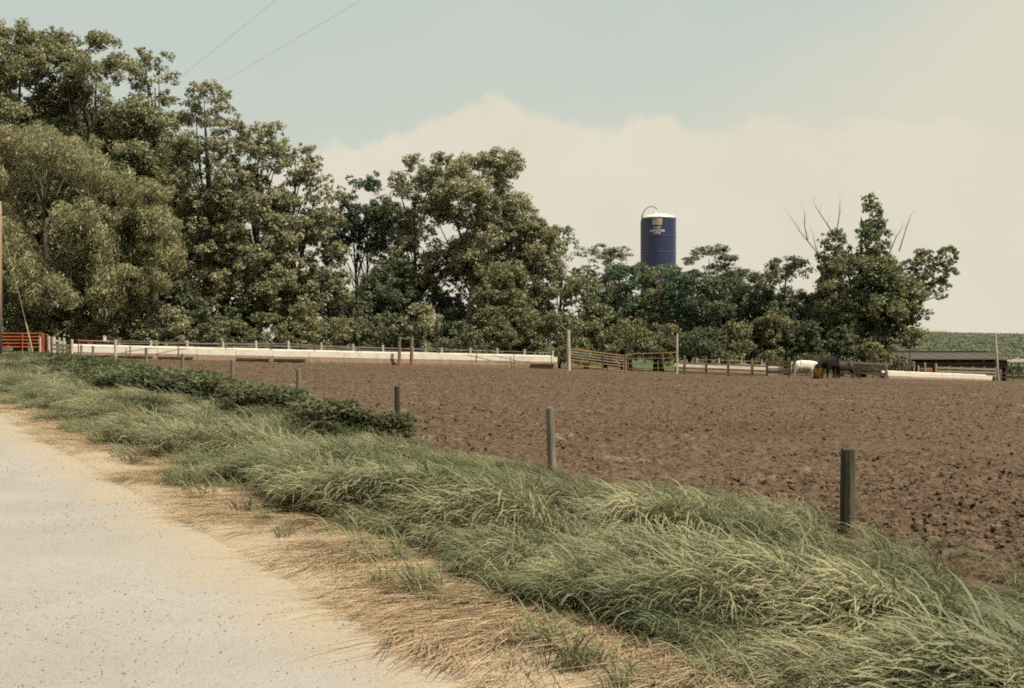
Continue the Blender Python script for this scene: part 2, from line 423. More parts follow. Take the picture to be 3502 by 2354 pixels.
def build_ground():
    # one sheet to the horizon; under the lot, verge and road it lies a little deeper
    g = np.concatenate([-np.geomspace(3000, 130, 24), np.linspace(-120, 150, 91), np.geomspace(160, 3000, 24)])
    h = np.concatenate([[-600, -300, -150, -80], np.linspace(-60, 160, 111), np.geomspace(166, 4000, 30)])
    X, Y = np.meshgrid(g, h); Z = zf(X, Y)
    cover = (Y < 84.5 + .578 * np.clip(X + 27, 0, 60)) | (X + .592 * Y < 9)
    Z = Z - np.where(cover, .35, .02)
    tag(link('ground', grid_mesh('ground', X, Y, Z), M['pasture']), kind='structure')
    # road
    u, y = np.meshgrid(np.concatenate([np.linspace(-5.5, 2.0, 12), np.linspace(2.15, 3.3, 9)]), np.concatenate([np.linspace(-25, 40, 260), np.linspace(41, 160, 60)]))
    x = u - .592 * y
    z = .006 + .03 * (1 - np.clip((u + 1.3) / 4.2, -1, 1) ** 2) + .012 * (fbm(x * .7, y * .7, 3, 5) - .5) - .10 * sstep((u - 2.55) / .75)
    tag(link('road', grid_mesh('road', x, y, z), M['road']), kind='structure')
    # verge
    u, y = np.meshgrid(np.linspace(2.3, 10.4, 100), np.concatenate([np.linspace(-12, 3, 60), np.geomspace(3.1, 110, 420)]))
    x = u - .592 * y
    z = zf(x, y) + .05 * (fbm(x * .8, y * .8, 4, 9) - .45) * sstep((u - 2.9) / 1.2) - .10 * sstep((3.0 - u) / .5) + .0
    z = z + .06 * sstep((u - 3.3) / .9) * sstep((5.2 - u) / .8) - .40 * sstep((u - 8.9) / .6)
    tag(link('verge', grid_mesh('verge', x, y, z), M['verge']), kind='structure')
    # far bank left of the road
    # lot
    rows = np.concatenate([np.linspace(3.0, 6.0, 30)[:-1], np.geomspace(6.0, 104.0, 560)])
    s = np.linspace(0, 1, 400)
    Sg, Yg = np.meshgrid(s, rows)
    U = 8.75 + Sg * (1.22 * Yg + 9.8)
    Xg = U - .592 * Yg
    Z = zf(Xg, Yg)
    fine = .15 * (np.abs(fbm(Xg * 3.2, Yg * 3.2, 5, 21) - .47) * 2) ** .8 + .05 * (vnoise(Xg * 7, Yg * 7, 4) - .5)
    tram = sstep((fbm(Xg * .22 + Yg * .02, Yg * .9, 3, 44) - .50) / .10)              # trodden paths are smoother
    Z = Z - .25 * sstep((9.3 - U) / .5) + fine * (1 - .65 * tram) - .02 + .16 * (fbm(Xg * .25, Yg * .25, 3, 3) - .47) * (1 - .7 * sstep((Yg - 52) / 14)) + .22 * (fbm(Xg * .07, Yg * .12, 2, 33) - .47) * sstep((Yg - 18) / 20) * (1 - .8 * sstep((Yg - 52) / 14))
    edge = 84 + .57 * np.clip(Xg + 27, 0, 80)                                        # stops at the bunk line
    Z = np.where(Yg > edge, Z - .5, Z)
    tag(link('cattle_lot', grid_mesh('cattle_lot', Xg, Yg, Z), M['mud']), kind='structure')


build_ground()


def lotz(X, Y): return zs(X, Y)


# ------------------------------------------------------------------ scattered stuff (instanced on points)
def scatter(name, pts, rot, scl, idx, sources, label, cat):
    me = bpy.data.meshes.new(name); n = len(pts)
    me.vertices.add(n); me.vertices.foreach_set('co', np.ascontiguousarray(pts, np.float32).ravel())
    a = me.attributes.new('rot', 'FLOAT_VECTOR', 'POINT'); a.data.foreach_set('vector', np.ascontiguousarray(rot, np.float32).ravel())
    a = me.attributes.new('scl', 'FLOAT_VECTOR', 'POINT'); a.data.foreach_set('vector', np.ascontiguousarray(scl, np.float32).ravel())
    a = me.attributes.new('idx', 'INT', 'POINT'); a.data.foreach_set('value', np.ascontiguousarray(idx, np.int32))
    o = link(name, me); tag(o, label, cat, kind='stuff')
    col = bpy.data.collections.new(name + ' pieces')
    for k, (sm, mt) in enumerate(sources):
        if not sm.materials: sm.materials.append(mt)
        col.objects.link(bpy.data.objects.new('%s_piece_%02d' % (name, k), sm))
    ng = bpy.data.node_groups.new(name, 'GeometryNodeTree')
    ng.interface.new_socket('Geometry', in_out='INPUT', socket_type='NodeSocketGeometry')
    ng.interface.new_socket('Geometry', in_out='OUTPUT', socket_type='NodeSocketGeometry')
    t = NT(ng)
    gi = t.new('NodeGroupInput'); go = t.new('NodeGroupOutput')
    ci = t.new('GeometryNodeCollectionInfo'); ci.inputs['Collection'].default_value = col
    ci.inputs['Separate Children'].default_value = True; ci.inputs['Reset Children'].default_value = True
    ip = t.new('GeometryNodeInstanceOnPoints'); ip.inputs['Pick Instance'].default_value = True
    def na(nm, ty):
        q = t.new('GeometryNodeInputNamedAttribute', data_type=ty); q.inputs[0].default_value = nm
        return [x for x in q.outputs if x.enabled and x.name == 'Attribute'][0]
    er = t.new('FunctionNodeEulerToRotation')
    t.l.new(na('rot', 'FLOAT_VECTOR'), er.inputs[0])
    t.l.new(gi.outputs[0], ip.inputs['Points']); t.l.new(ci.outputs[0], ip.inputs['Instance'])
    t.l.new(na('idx', 'INT'), ip.inputs['Instance Index']); t.l.new(er.outputs[0], ip.inputs['Rotation']); t.l.new(na('scl', 'FLOAT_VECTOR'), ip.inputs['Scale'])
    t.l.new(ip.outputs[0], go.inputs[0])
    md = o.modifiers.new('scatter', 'NODES'); md.node_group = ng
    return o


def tuft(name, n, rad, L0, L1, w0, w1, th0, th1, yaw_j, seed, heads=.0, segs=5, pw=1.3, tj=.6):
    """blades springing from a small disc and bending towards +X (turned to the wind when placed)"""
    g = np.random.default_rng(seed)
    r = rad * np.sqrt(g.random(n)); a = g.random(n) * 6.283
    base = np.stack([r * np.cos(a), r * np.sin(a), np.full(n, -.03)], -1)
    L = g.uniform(L0, L1, n); w = g.uniform(w0, w1, n); yaw = g.normal(0, yaw_j, n)
    t0 = th0 * g.uniform(1 - tj, 1 + tj * .8, n); t1 = th1 * g.uniform(1 - tj * .6, 1 + tj * .5, n)
    k = segs + 1; s = np.linspace(0, 1, k)
    th = t0[:, None] + (t1 - t0)[:, None] * s[None, :] ** pw
    ds = L[:, None] / segs
    hx = np.concatenate([np.zeros((n, 1)), np.cumsum(np.sin(th[:, :-1]) * ds, 1)], 1)
    hz = np.concatenate([np.zeros((n, 1)), np.cumsum(np.cos(th[:, :-1]) * ds, 1)], 1)
    cx, sx = np.cos(yaw)[:, None], np.sin(yaw)[:, None]
    P = np.stack([base[:, 0:1] + hx * cx, base[:, 1:2] + hx * sx, base[:, 2:3] + hz], -1)
    fa = yaw + np.pi / 2 + g.normal(0, .7, n)
    side = np.stack([np.cos(fa), np.sin(fa), g.normal(0, .25, n)], -1)[:, None, :]
    prof = np.interp(s, [0, .5, 1], [.7, 1, .12])[None, :, None] * np.ones((n, 1, 1))
    hd = g.random(n) < heads
    prof[hd] = np.interp(s, [0, .5, .66, .84, 1], [.45, .4, 1.05, 1.15, .4])[None, :, None]
    off = side * prof * w[:, None, None] * .5
    V = np.stack([P - off, P + off], 2).reshape(-1, 3)
    i = (np.arange(n) * k * 2)[:, None] + (np.arange(segs) * 2)[None, :]
    F = np.stack([i, i + 1, i + 3, i + 2], -1).reshape(-1, 4)
    tt = np.clip(s[None, :] * g.uniform(.4, .9, n)[:, None], 0, 1); tt[hd] = np.clip(s * 1.2, 0, 1)
    return np_mesh(name, V, F, True, np.repeat(tt[:, :, None], 2, 2).ravel())


def weed_mesh(name, n, rad, h, ls, seed):
    """leafy weed: leaves whorled round several stems"""
    g = np.random.default_rng(seed)
    a = g.random(n) * 6.283; r = rad * np.sqrt(g.random(n)); z = h * g.random(n) ** .7
    p = np.stack([r * np.cos(a) * (1 - .35 * z / h), r * np.sin(a) * (1 - .35 * z / h), z], -1)
    d = np.stack([np.cos(a + g.normal(0, .8, n)), np.sin(a + g.normal(0, .8, n)), g.uniform(-.2, .6, n)], -1)
    d /= np.linalg.norm(d, axis=1)[:, None]
    s = np.cross(d, [0, 0, 1.0]) + g.normal(0, .25, (n, 3)); s /= np.linalg.norm(s, axis=1)[:, None]
    l = ls * g.uniform(.6, 1.4, n)[:, None]
    V = np.stack([p, p + d * l * .5 + s * l * .28, p + d * l, p + d * l * .5 - s * l * .28], 1).reshape(-1, 3)
    F = np.arange(n * 4).reshape(n, 4)
    return np_mesh(name, V, F, False, np.repeat(g.random(n), 4))


def lump(name, seed, sub=1, flat=.7):
    bm = bmesh.new(); bmesh.ops.create_icosphere(bm, subdivisions=sub, radius=1)
    q = random.Random(seed)
    for v in bm.verts: v.co *= q.uniform(.65, 1.25); v.co.z *= flat
    me = bpy.data.meshes.new(name); bm.to_mesh(me); bm.free(); return me


WIND = math.atan2(-.55, -.83)                           # the grass leans towards the road


def strip_points(g, n, u0, u1, y0, y1, power=2.0, ybias=None):
    """random points on the verge, thinning with distance"""
    q = g.random(n); y = (y0 ** (1 - power + 1e-9) + q * (y1 ** (1 - power) - y0 ** (1 - power))) ** (1 / (1 - power)) if power != 1 else y0 * (y1 / y0) ** q
    u = g.uniform(u0, u1, n)
    return u, y


def build_verge_plants():
    g = np.random.default_rng(11)
    # --- tall green grass
    src = [(tuft('tall_tuft', 46, .13, .34, .74, .0050, .0095, .22, 2.6, .75, 100 + k, heads=.46, segs=7, pw=1.9, tj=.5), M['g_tall']) for k in range(6)]
    src += [(tuft('green_tuft', 40, .12, .28, .58, .0065, .0115, .3, 2.3, .9, 200 + k, heads=.10, pw=1.7), M['g_green']) for k in range(3)]
    u, y = strip_points(g, 24000, 3.9, 10.15, 2.6, 100, 1.35)
    x = u - .592 * y
    edge = 4.2 + .75 * (fbm(x * .9, y * .45, 3, 7) - .47) * 2
    thin = fbm(x * .55, y * .55, 3, 61)
    keep = (u > edge) & ((g.random(len(u)) < .96) | (u > 6)) & ~((u > 9.5) & (g.random(len(u)) < .35))
    keep &= ~((thin < .41) & (u > 5.4) & (g.random(len(u)) < .95))
    keep &= ~((fbm(x * 1.25, y * 1.25, 3, 123) < .345) & (u > 5.6) & (u < 9.2) & (g.random(len(u)) < .95))
    u, y, x = u[keep], y[keep], x[keep]
    hgt = (.25 + 1.55 * fbm(x * 1.0, y * 1.0, 3, 31)) * np.interp(u, [4, 4.8, 8.6, 9.6, 10.2], [.75, 1.05, 1.0, .62, .40]) * np.interp(y, [3, 20, 60], [1, .95, .8])
    wid = np.interp(y, [3, 14, 40, 90], [1.0, 1.3, 2.3, 3.6])
    pick = fbm(x * .45, y * .45, 3, 71)
    idx = np.where((pick > .56) & (u > 5.6) & (y > 6.5) | (g.random(len(u)) < .10), 6 + g.integers(0, 3, len(u)), g.integers(0, 6, len(u)))
    yaw = WIND + g.normal(0, .5, len(u)) + 2.8 * (fbm(x * .7, y * .7, 2, 15) - .47)
    rot = np.stack([g.normal(0, .08, len(u)), g.normal(0, .08, len(u)), yaw], -1)
    scl = np.stack([hgt * wid ** .5 * 1.05, hgt * wid ** .8 * 1.05, hgt], -1)
    scatter('tall_grass', np.stack([x, y, zf(x, y) - .02], -1), rot, scl, idx, src, 'tall green grass on the verge leaning over in the wind', 'grass')
    # --- flattened straw
    src = [(tuft('straw_tuft', 30, .16, .22, .60, .0035, .0065, 1.47, 1.62, .30, 300 + k, segs=4, tj=.08), M['g_straw']) for k in range(5)]
    u, y = strip_points(g, 8600, 2.9, 4.8, 2.8, 60, 1.2)
    x = u - .592 * y
    e0 = 3.12 + .55 * (fbm(x * 1.1, y * .6, 3, 91) - .47) * 2
    keep = (u > e0) & (u < 4.7) & (g.random(len(u)) < np.interp(u - e0, [0, .35, 1], [.15, .6, 1])) & (fbm(x * 1.6, y * 1.0, 3, 93) > .31)
    u, y, x = u[keep], y[keep], x[keep]
    sc = g.uniform(.7, 1.25, len(u)); wid = np.interp(y, [3, 14, 40], [1.0, 1.5, 2.6])
    rot = np.stack([g.normal(0, .05, len(u)), g.normal(.0, .07, len(u)), math.atan2(-.97, -.22) + g.normal(0, .28, len(u)) + 1.3 * (fbm(x * .9, y * .9, 2, 19) - .5)], -1)
    zz = zf(x, y) + .06 * sstep((u - 3.3) / .9) + .012
    scatter('dry_grass', np.stack([x, y, zz], -1), rot, np.stack([sc, sc * wid, sc * .9], -1), g.integers(0, 5, len(u)), src, 'flattened straw-coloured dry grass along the road edge', 'dry grass')
    # --- short fresh tufts between straw and road
    src = [(tuft('short_tuft', 34, .11, .12, .34, .006, .011, .35, 1.9, 1.2, 400 + k), M['g_short']) for k in range(4)]
    u, y = strip_points(g, 5200, 3.0, 4.7, 2.8, 60, 1.3)
    x = u - .592 * y
    band = fbm(x * .8, y * .5, 3, 55)
    keep = (band > .52) & (np.abs(u - 3.72) < .22 + 1.2 * (band - .5)) | ((g.random(len(u)) < .05) & (u > 3.4))
    u, y, x = u[keep], y[keep], x[keep]
    sc = g.uniform(.6, 1.2, len(u)); wid = np.interp(y, [3, 14, 40], [1.0, 1.4, 2.2])
    rot = np.stack([g.normal(0, .1, len(u)), g.normal(0, .1, len(u)), WIND + g.normal(0, .7, len(u))], -1)
    scatter('short_grass', np.stack([x, y, zf(x, y) + .02], -1), rot, np.stack([sc * wid ** .5, sc * wid, sc], -1), g.integers(0, 4, len(u)), src, 'short fresh green tufts growing through the straw', 'grass')
    # --- broadleaf weeds on the upper verge
    src = [(weed_mesh('weed', 230, .28, .52, .075, 500 + k), M['g_weed']) for k in range(4)]
    y = g.uniform(19.5, 62, 2700); u = g.uniform(5.2, 9.9, 2700); x = u - .592 * y
    lowb = np.interp(y, [19.5, 24, 30, 45, 62], [8.8, 7.6, 6.6, 6.2, 6.6]); nb = fbm(x * .4, y * .25, 3, 81)
    keep = (u > lowb + 2.0 * (nb - .5)) & (fbm(x * .7, y * .5, 3, 83) > .36)
    u, y, x = u[keep], y[keep], x[keep]
    sc = g.uniform(.7, 1.4, len(u)) * np.interp(u, [6, 8, 9.9], [.85, 1.2, .9]) * np.interp(y, [30, 42, 55], [1, .72, .55])
    rot = np.stack([g.normal(0, .1, len(u)), g.normal(0, .1, len(u)), g.uniform(0, 6.28, len(u))], -1)
    scatter('weed_patch', np.stack([x, y, zf(x, y) - .02], -1), rot, np.stack([sc * 1.25, sc * 1.25, sc], -1), g.integers(0, 4, len(u)), src, 'dark green leafy weeds along the lot fence', 'weeds')
    # --- clods in the lot
    src = [(lump('clod', 600 + k, 1, .62), M['clod'] if k < 4 else M['clod_d']) for k in range(6)]
    n = 52000
    u, y = strip_points(g, n, 0, 1, 6, 75, 1.15)
    u = 9.7 + u * (1.1 * y + 4)
    x = u - .592 * y
    keep = (fbm(x * .5, y * .5, 3, 87) + .35 * g.random(n)) > .50
    u, y, x = u[keep], y[keep], x[keep]
    sc = .009 + .034 * g.random(len(u)) ** 4; sc *= np.interp(y, [8, 30, 75], [1, 1.0, .75])
    rot = g.uniform(0, 6.28, (len(u), 3)) * [.15, .15, 1]
    scatter('mud_clods', np.stack([x, y, zf(x, y) + .035], -1), rot, sc[:, None] * g.uniform(.7, 1.5, (len(u), 3)), np.where(g.random(len(u)) < np.interp(y, [10, 30, 60], [.72, .85, .95]), g.integers(0, 4, len(u)), g.integers(4, 6, len(u))), src, 'brown mud clods trodden up in the lot', 'mud')
    # --- gravel
    src = [(lump('stone', 700 + k, 1, .7), M['stone_l'] if k < 3 else M['stone_d']) for k in range(5)]
    n = 30000
    u, y = strip_points(g, n, -5, 3.3, 3.0, 40, 1.5); x = u - .592 * y
    keep = fbm(x * .8, y * .5, 4, 95) + .35 * g.random(n) > .62
    u, y, x = u[keep], y[keep], x[keep]
    sc = .0018 + .0055 * g.random(len(u)) ** 4; sc *= np.interp(y, [4, 12, 30], [1, 1.4, 2.0])
    zz = .008 + .03 * (1 - np.clip((u + 1.3) / 4.2, -1, 1) ** 2)
    scatter('gravel', np.stack([x, y, zz], -1), g.uniform(0, 6.28, (len(u), 3)), sc[:, None] * np.ones((1, 3)), np.where(g.random(len(u)) < .55, g.integers(0, 3, len(u)), g.integers(3, 5, len(u))), src, 'loose gravel stones scattered on the pale road', 'gravel')


build_verge_plants()

# ------------------------------------------------------------------ trees
UP = np.array([0, 0, 1.0])


def leaves(name, C, Rr, counts, ls, g, style):
    """many small leaf faces in the shells of the clumps with centres C and radii Rr"""
    idx = np.repeat(np.arange(len(C)), counts); n = len(idx)
    d = g.normal(size=(n, 3)); d /= np.linalg.norm(d, axis=1)[:, None]
    rr = g.random(n) ** .45
    P = C[idx] + d * rr[:, None] * Rr[idx]
    if style == 'willow':
        P[:, 2] -= (g.random(n) ** 1.5) * Rr[idx][:, 2] * 1.1
        ax = np.stack([g.normal(-.25, .35, n), g.normal(0, .35, n), g.uniform(-1.2, -.2, n)], -1)
        nrm = d + g.normal(0, .5, (n, 3)); L = ls * 1.7; Wd = ls * .30
    elif style == 'locust':
        ax = np.stack([g.normal(0, 1, n), g.normal(0, 1, n), g.normal(-.15, .3, n)], -1)
        nrm = UP * 1.0 + d * .3 + g.normal(0, .4, (n, 3)); L = ls * 1.25; Wd = ls * .5
    else:
        ax = g.normal(size=(n, 3)); nrm = d * .75 + UP * .45 + g.normal(0, .55, (n, 3)); L = ls; Wd = ls * .75
    nrm /= np.linalg.norm(nrm, axis=1)[:, None]
    ax = ax - nrm * (ax * nrm).sum(1)[:, None]; ax /= np.linalg.norm(ax, axis=1)[:, None] + 1e-9
    sd = np.cross(nrm, ax)
    k = g.uniform(.55, 1.45, n)[:, None]
    fold = nrm * (ls * .12 * k)
    V = np.stack([P - ax * L * .5 * k, P + sd * Wd * .5 * k + fold, P + ax * L * .5 * k, P - sd * Wd * .5 * k + fold], 1).reshape(-1, 3)
    ct = g.random(len(C))
    t = np.clip(.55 * ct[idx] + .55 * g.random(n) - .05, 0, 1)
    return np_mesh(name, V, np.arange(n * 4).reshape(n, 4), False, np.repeat(t, 4))


def crown_points(g, env, D, x0, z0, style, depth):
    """clump centres and radii for a list of envelopes (centre px, top px, half width px, bottom px)"""
    C, Rr, lob = [], [], []
    for (ex, top, hw, bot) in env:
        w = hw / FPX * D; zt = EYE + (HY - top) / FPX * D - z0; zb = max(.4, EYE + (HY - bot) / FPX * D - z0); H = zt - zb
        cx = gx(ex, D) - x0
        lr = np.clip(min(w, H * .5) * .32, .6, 1.75)
        if style == 'locust': lr = np.clip(w * .34, .7, 1.8)
        nl = int(np.clip(1.55 * (w * H) / (lr * lr), 6, 110))
        t = g.random(nl); t = np.concatenate([t, [.97, .9, .93, .86, .95]]) ; nl += 5
        if style == 'spire': f = np.interp(t, [0, .35, .75, 1], [1, .72, .5, .16])
        elif style == 'bush': f = np.sqrt(np.clip(1 - (t * .95) ** 2.2, 0, 1)) 
        else: f = np.interp(t, [0, .12, .35, .6, .8, .93, 1], [.80, .95, 1, 1, .93, .78, .55])
        a = g.random(nl) * 6.283; rr = (.30 + .75 * g.random(nl) ** .6) * np.clip(w * f - lr * .45, .15, None)
        L = np.stack([cx + rr * np.cos(a), rr * np.sin(a) * depth, zb + lr * .5 + t * (H - lr * 1.15)], -1)
        lrs = lr * g.uniform(.7, 1.2, nl) * np.interp(t, [0, .6, 1], [1, 1, .72])
        for c, q in zip(L, lrs):
            lob.append(c)
            m = max(5, int((11 if style != 'locust' else 8) * (q / 1.3) ** 1.2))
            dd = g.normal(size=(m, 3)); dd[:, 2] = dd[:, 2] * .8 + .25; dd /= np.linalg.norm(dd, axis=1)[:, None]
            fl = np.array([1, 1, .5]) if style == 'locust' else np.array([1, 1, .9])
            C.append(c + dd * q * .78 * fl)
            cr = q * g.uniform(.28, .56, m)
            Rr.append(np.stack([cr * 1.1, cr * 1.1, cr * (.48 if style == 'locust' else .85)], -1))
    return np.concatenate(C), np.concatenate(Rr), np.array(lob)


def tree(name, label, env, D, style='broad', mat='lf_cotton', seed=1, ls=.225, dens=.85, depth=.8, group=None, bark='bark', tr=.3, lean=0.0, cat='tree', trunk_px=None, stems=1):
    g = np.random.default_rng(seed); q = random.Random(seed)
    ex, top, hw, bot = env[0]
    bx = trunk_px if trunk_px is not None else ex
    x0 = gx(bx, D); z0 = zs(x0, D)
    root = empty(name, (x0, D, z0), label, cat, group)
    C, Rr, lob = crown_points(g, env, D, x0, z0, style, depth)
    area = Rr[:, 0] * Rr[:, 0]
    cnt = np.maximum(6, (dens * 5.2 * area / (ls * ls * .5))).astype(int)
    lm = leaves('crown', C, Rr, cnt, ls, g, style)
    link('crown', lm, M[mat], root)
    zt = EYE + (HY - min(e[1] for e in env)) / FPX * D - z0
    mb = MB()
    ccx = gx(ex, D) - x0
    for s_ in range(stems):
        off = (s_ - (stems - 1) / 2) * .9
        pts = [(off, 0, -.4), (off * 1.3 + .1 * q.uniform(-1, 1), 0, zt * .12), (off * 1.6 + ccx * .35 + q.uniform(-.3, .3), q.uniform(-.3, .3), zt * .35), (off * 2 + ccx * .75 + q.uniform(-.5, .5), q.uniform(-.4, .4), zt * .6), (ccx + off * 2.2, 0, zt * .86)]
        mb.tube(pts, [tr * 1.35, tr, tr * .78, tr * .5, tr * .12], 8)
        pts = [Vector(p) for p in pts]
        pick = [lob[i] for i in g.permutation(len(lob))[:(18 if style != 'bush' else 5)]]
        for c in pick:
            zz = max(zt * .12, c[2] * q.uniform(.45, .75)); k = 0
            while k < len(pts) - 2 and pts[k + 1].z < zz: k += 1
            f_ = min(1, max(0, (zz - pts[k].z) / max(.01, pts[k + 1].z - pts[k].z)))
            a = pts[k].lerp(pts[k + 1], f_); b = Vector(c); mid = a.lerp(b, .5) + Vector((q.uniform(-.3, .3), q.uniform(-.3, .3), .25))
            r0 = tr * (.45 - .25 * zz / zt)
            mb.tube([a, mid, b], [r0, r0 * .6, r0 * .2], 5, caps=False)
    mb.build('trunk', M[bark], root, smooth=True)
    return root


ST = 'tall stand behind the white bunk'
def build_trees():
    T = tree
    T('cottonwood_tree', 'tallest cottonwood, cut by the left edge of the photo', [(70, 55, 230, 1000), (-60, 75, 120, 900)], 100, mat='lf_cotton', seed=1, tr=.5)
    T('cottonwood_tree', 'very tall cottonwood just right of the tallest one at left', [(330, 95, 205, 1000), (200, 90, 90, 500)], 102, mat='lf_cotton', seed=2, tr=.5)
    T('cottonwood_tree', 'tall cottonwood whose right shoulder makes a notch in the skyline', [(530, 150, 105, 950)], 105, mat='lf_cotton', seed=3, tr=.4)
    T('willow_tree', 'pale drooping willow in front of the tall cottonwoods at left', [(170, 420, 330, 1080), (420, 560, 190, 1060)], 88, style='willow', mat='lf_willow', seed=4, ls=.25, tr=.3, dens=1.0)
    T('cottonwood_tree', 'rounded cottonwood right of the skyline notch', [(700, 262, 130, 1020), (790, 400, 90, 1020)], 99, mat='lf_cotton2', seed=5, tr=.4)
    T('cottonwood_tree', 'grey-green cottonwood on the descending skyline of the left stand', [(885, 405, 140, 1060)], 101, mat='lf_cotton2', seed=6, tr=.35)
    T('cottonwood_tree', 'lower cottonwood ending the left stand beside the dark locust', [(1015, 470, 105, 1080), (1110, 585, 80, 1080)], 103, mat='lf_cotton2', seed=7, tr=.33)
    T('locust_tree', 'dark blue-green layered tree with bare trunks showing sky between', [(1235, 585, 95, 830), (1175, 690, 80, 900), (1300, 690, 70, 860)], 114, style='broad', mat='lf_locust', seed=8, ls=.22, tr=.15, stems=2, dens=.8)
    T('locust_tree', 'dark layered tree tucked left of the big cottonwood', [(1345, 680, 110, 1060)], 113, style='broad', mat='lf_dark', seed=9, ls=.22, tr=.2, dens=.8)
    T('cottonwood_tree', 'slim cottonwood, the left shoulder of the big central crown', [(1425, 515, 110, 1050)], 109, mat='lf_cotton2', seed=10, tr=.25)
    T('cottonwood_tree', 'big central cottonwood with pale forked trunk', [(1640, 490, 180, 960), (1515, 510, 65, 760), (1760, 660, 80, 1000), (1680, 720, 120, 1000)], 107, mat='lf_cotton2', seed=11, tr=.36, bark='bark_pale', trunk_px=1600, dens=.95)
    T('cottonwood_tree', 'lower cottonwood on the right flank of the central crown', [(1835, 735, 110, 1180)], 106, mat='lf_cotton', seed=12, tr=.25)
    T('cottonwood_tree', 'small leaning tree with open top left of the silo trees', [(1910, 765, 80, 1180)], 108, mat='lf_mid', seed=13, tr=.2)
    T('locust_tree', 'feathery layered tree immediately left of the blue silo', [(2070, 820, 130, 1170), (1990, 900, 60, 1150)], 112, style='locust', mat='lf_mid', seed=14, ls=.25, tr=.22)
    T('locust_tree', 'low green tree hiding the foot of the blue silo', [(2240, 880, 135, 1180), (2330, 905, 80, 1150)], 114, style='locust', mat='lf_locust', seed=15, ls=.25, tr=.22)
    T('locust_tree', 'feathery layered tree immediately right of the blue silo', [(2425, 820, 135, 1170), (2500, 900, 60, 1150)], 110, style='locust', mat='lf_dark', seed=16, ls=.25, tr=.22)
    T('broadleaf_tree', 'rounded dark tree between the silo trees and the spired tree', [(2690, 875, 130, 1220)], 106, mat='lf_dark', seed=17, tr=.25)
    T('broadleaf_tree', 'dark broad tree filling the gap left of the spired tree', [(2570, 950, 100, 1220)], 109, mat='lf_dark', seed=18, tr=.2)
    big = T('spired_tree', 'tree with a tall leafy spire, bare dead branches and a long right limb', [(2945, 850, 175, 1230), (2978, 655, 40, 900), (2985, 745, 80, 980), (2890, 940, 120, 1235), (3050, 920, 110, 1235), (2850, 775, 60, 960), (3090, 880, 90, 1180), (3165, 850, 48, 1010), (3235, 838, 42, 960), (3210, 945, 30, 1030)], 104, mat='lf_mid', seed=19, tr=.42, ls=.25, dens=.9)
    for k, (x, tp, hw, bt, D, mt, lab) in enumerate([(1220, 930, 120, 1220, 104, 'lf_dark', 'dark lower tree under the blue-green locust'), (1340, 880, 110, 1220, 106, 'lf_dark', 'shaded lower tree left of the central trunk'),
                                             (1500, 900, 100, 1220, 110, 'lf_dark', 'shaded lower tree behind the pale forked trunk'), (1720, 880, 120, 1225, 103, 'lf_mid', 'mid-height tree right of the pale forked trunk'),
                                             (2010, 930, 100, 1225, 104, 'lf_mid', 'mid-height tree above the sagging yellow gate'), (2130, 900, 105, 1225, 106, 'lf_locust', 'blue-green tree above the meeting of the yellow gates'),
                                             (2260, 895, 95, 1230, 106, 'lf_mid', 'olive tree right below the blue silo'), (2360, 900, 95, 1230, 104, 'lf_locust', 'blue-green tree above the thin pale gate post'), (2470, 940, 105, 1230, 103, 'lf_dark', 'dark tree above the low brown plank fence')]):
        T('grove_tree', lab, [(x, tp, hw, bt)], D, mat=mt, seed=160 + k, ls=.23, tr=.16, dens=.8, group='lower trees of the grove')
    # dead branches on it
    D = 104; o = big.location
    for chain in ([(2870, 960), (2810, 880), (2760, 820), (2735, 790), (2705, 745)], [(2762, 822), (2755, 770), (2752, 725)], [(2850, 800), (2825, 765), (2800, 730), (2785, 700)], [(2860, 800), (2866, 740), (2873, 690)],
                  [(3040, 870), (3065, 810), (3085, 780)], [(3075, 860), (3105, 790), (3115, 735)], [(2812, 880), (2790, 850), (2780, 800)]):
        p = [at(a, b, D) - o for a, b in chain]; n = len(p)
        q_ = random.Random(int(chain[0][0] + chain[-1][1]))
        p = [v + Vector((q_.uniform(-.12, .12), q_.uniform(-.3, .3), q_.uniform(-.1, .1))) if 0 < k < n - 1 else v for k, v in enumerate(p)]
        for v in p[1:]:
            e = v + Vector((q_.uniform(-.5, .5), q_.uniform(-.4, .4), q_.uniform(.5, 1.1)))
            MB().tube([v, v.lerp(e, .5) + Vector((q_.uniform(-.1, .1), 0, 0)), e], [.016, .012, .006], 4, caps=False).build('dead_twig', M['deadwood'], big)
        MB().tube(p, [.055 * (1 - .8 * k / (n - 1)) + .01 for k in range(n)], 5, caps=False).build('dead_branch', M['deadwood'], big)
    # trees standing deeper in the grove close the gaps
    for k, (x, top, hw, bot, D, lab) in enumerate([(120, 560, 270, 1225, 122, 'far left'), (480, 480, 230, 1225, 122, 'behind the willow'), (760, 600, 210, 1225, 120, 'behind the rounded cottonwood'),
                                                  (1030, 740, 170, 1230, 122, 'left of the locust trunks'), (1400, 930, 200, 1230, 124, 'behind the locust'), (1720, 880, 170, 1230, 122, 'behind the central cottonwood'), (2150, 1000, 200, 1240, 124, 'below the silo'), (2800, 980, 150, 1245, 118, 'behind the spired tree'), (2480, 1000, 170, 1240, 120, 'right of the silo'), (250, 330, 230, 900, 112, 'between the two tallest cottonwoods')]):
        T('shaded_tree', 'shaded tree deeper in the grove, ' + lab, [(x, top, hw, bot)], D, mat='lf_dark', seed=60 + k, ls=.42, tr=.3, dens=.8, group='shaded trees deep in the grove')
    # understory bushes along the back fence, left to right
    g = np.random.default_rng(5)
    xs = [-10, 95, 205, 320, 440, 560, 690, 800, 920, 1060, 1190, 1320, 1440, 1560, 1680, 1790, 1900, 2000, 2160, 2270, 2400, 2520, 2640, 2760, 2880, 3010]
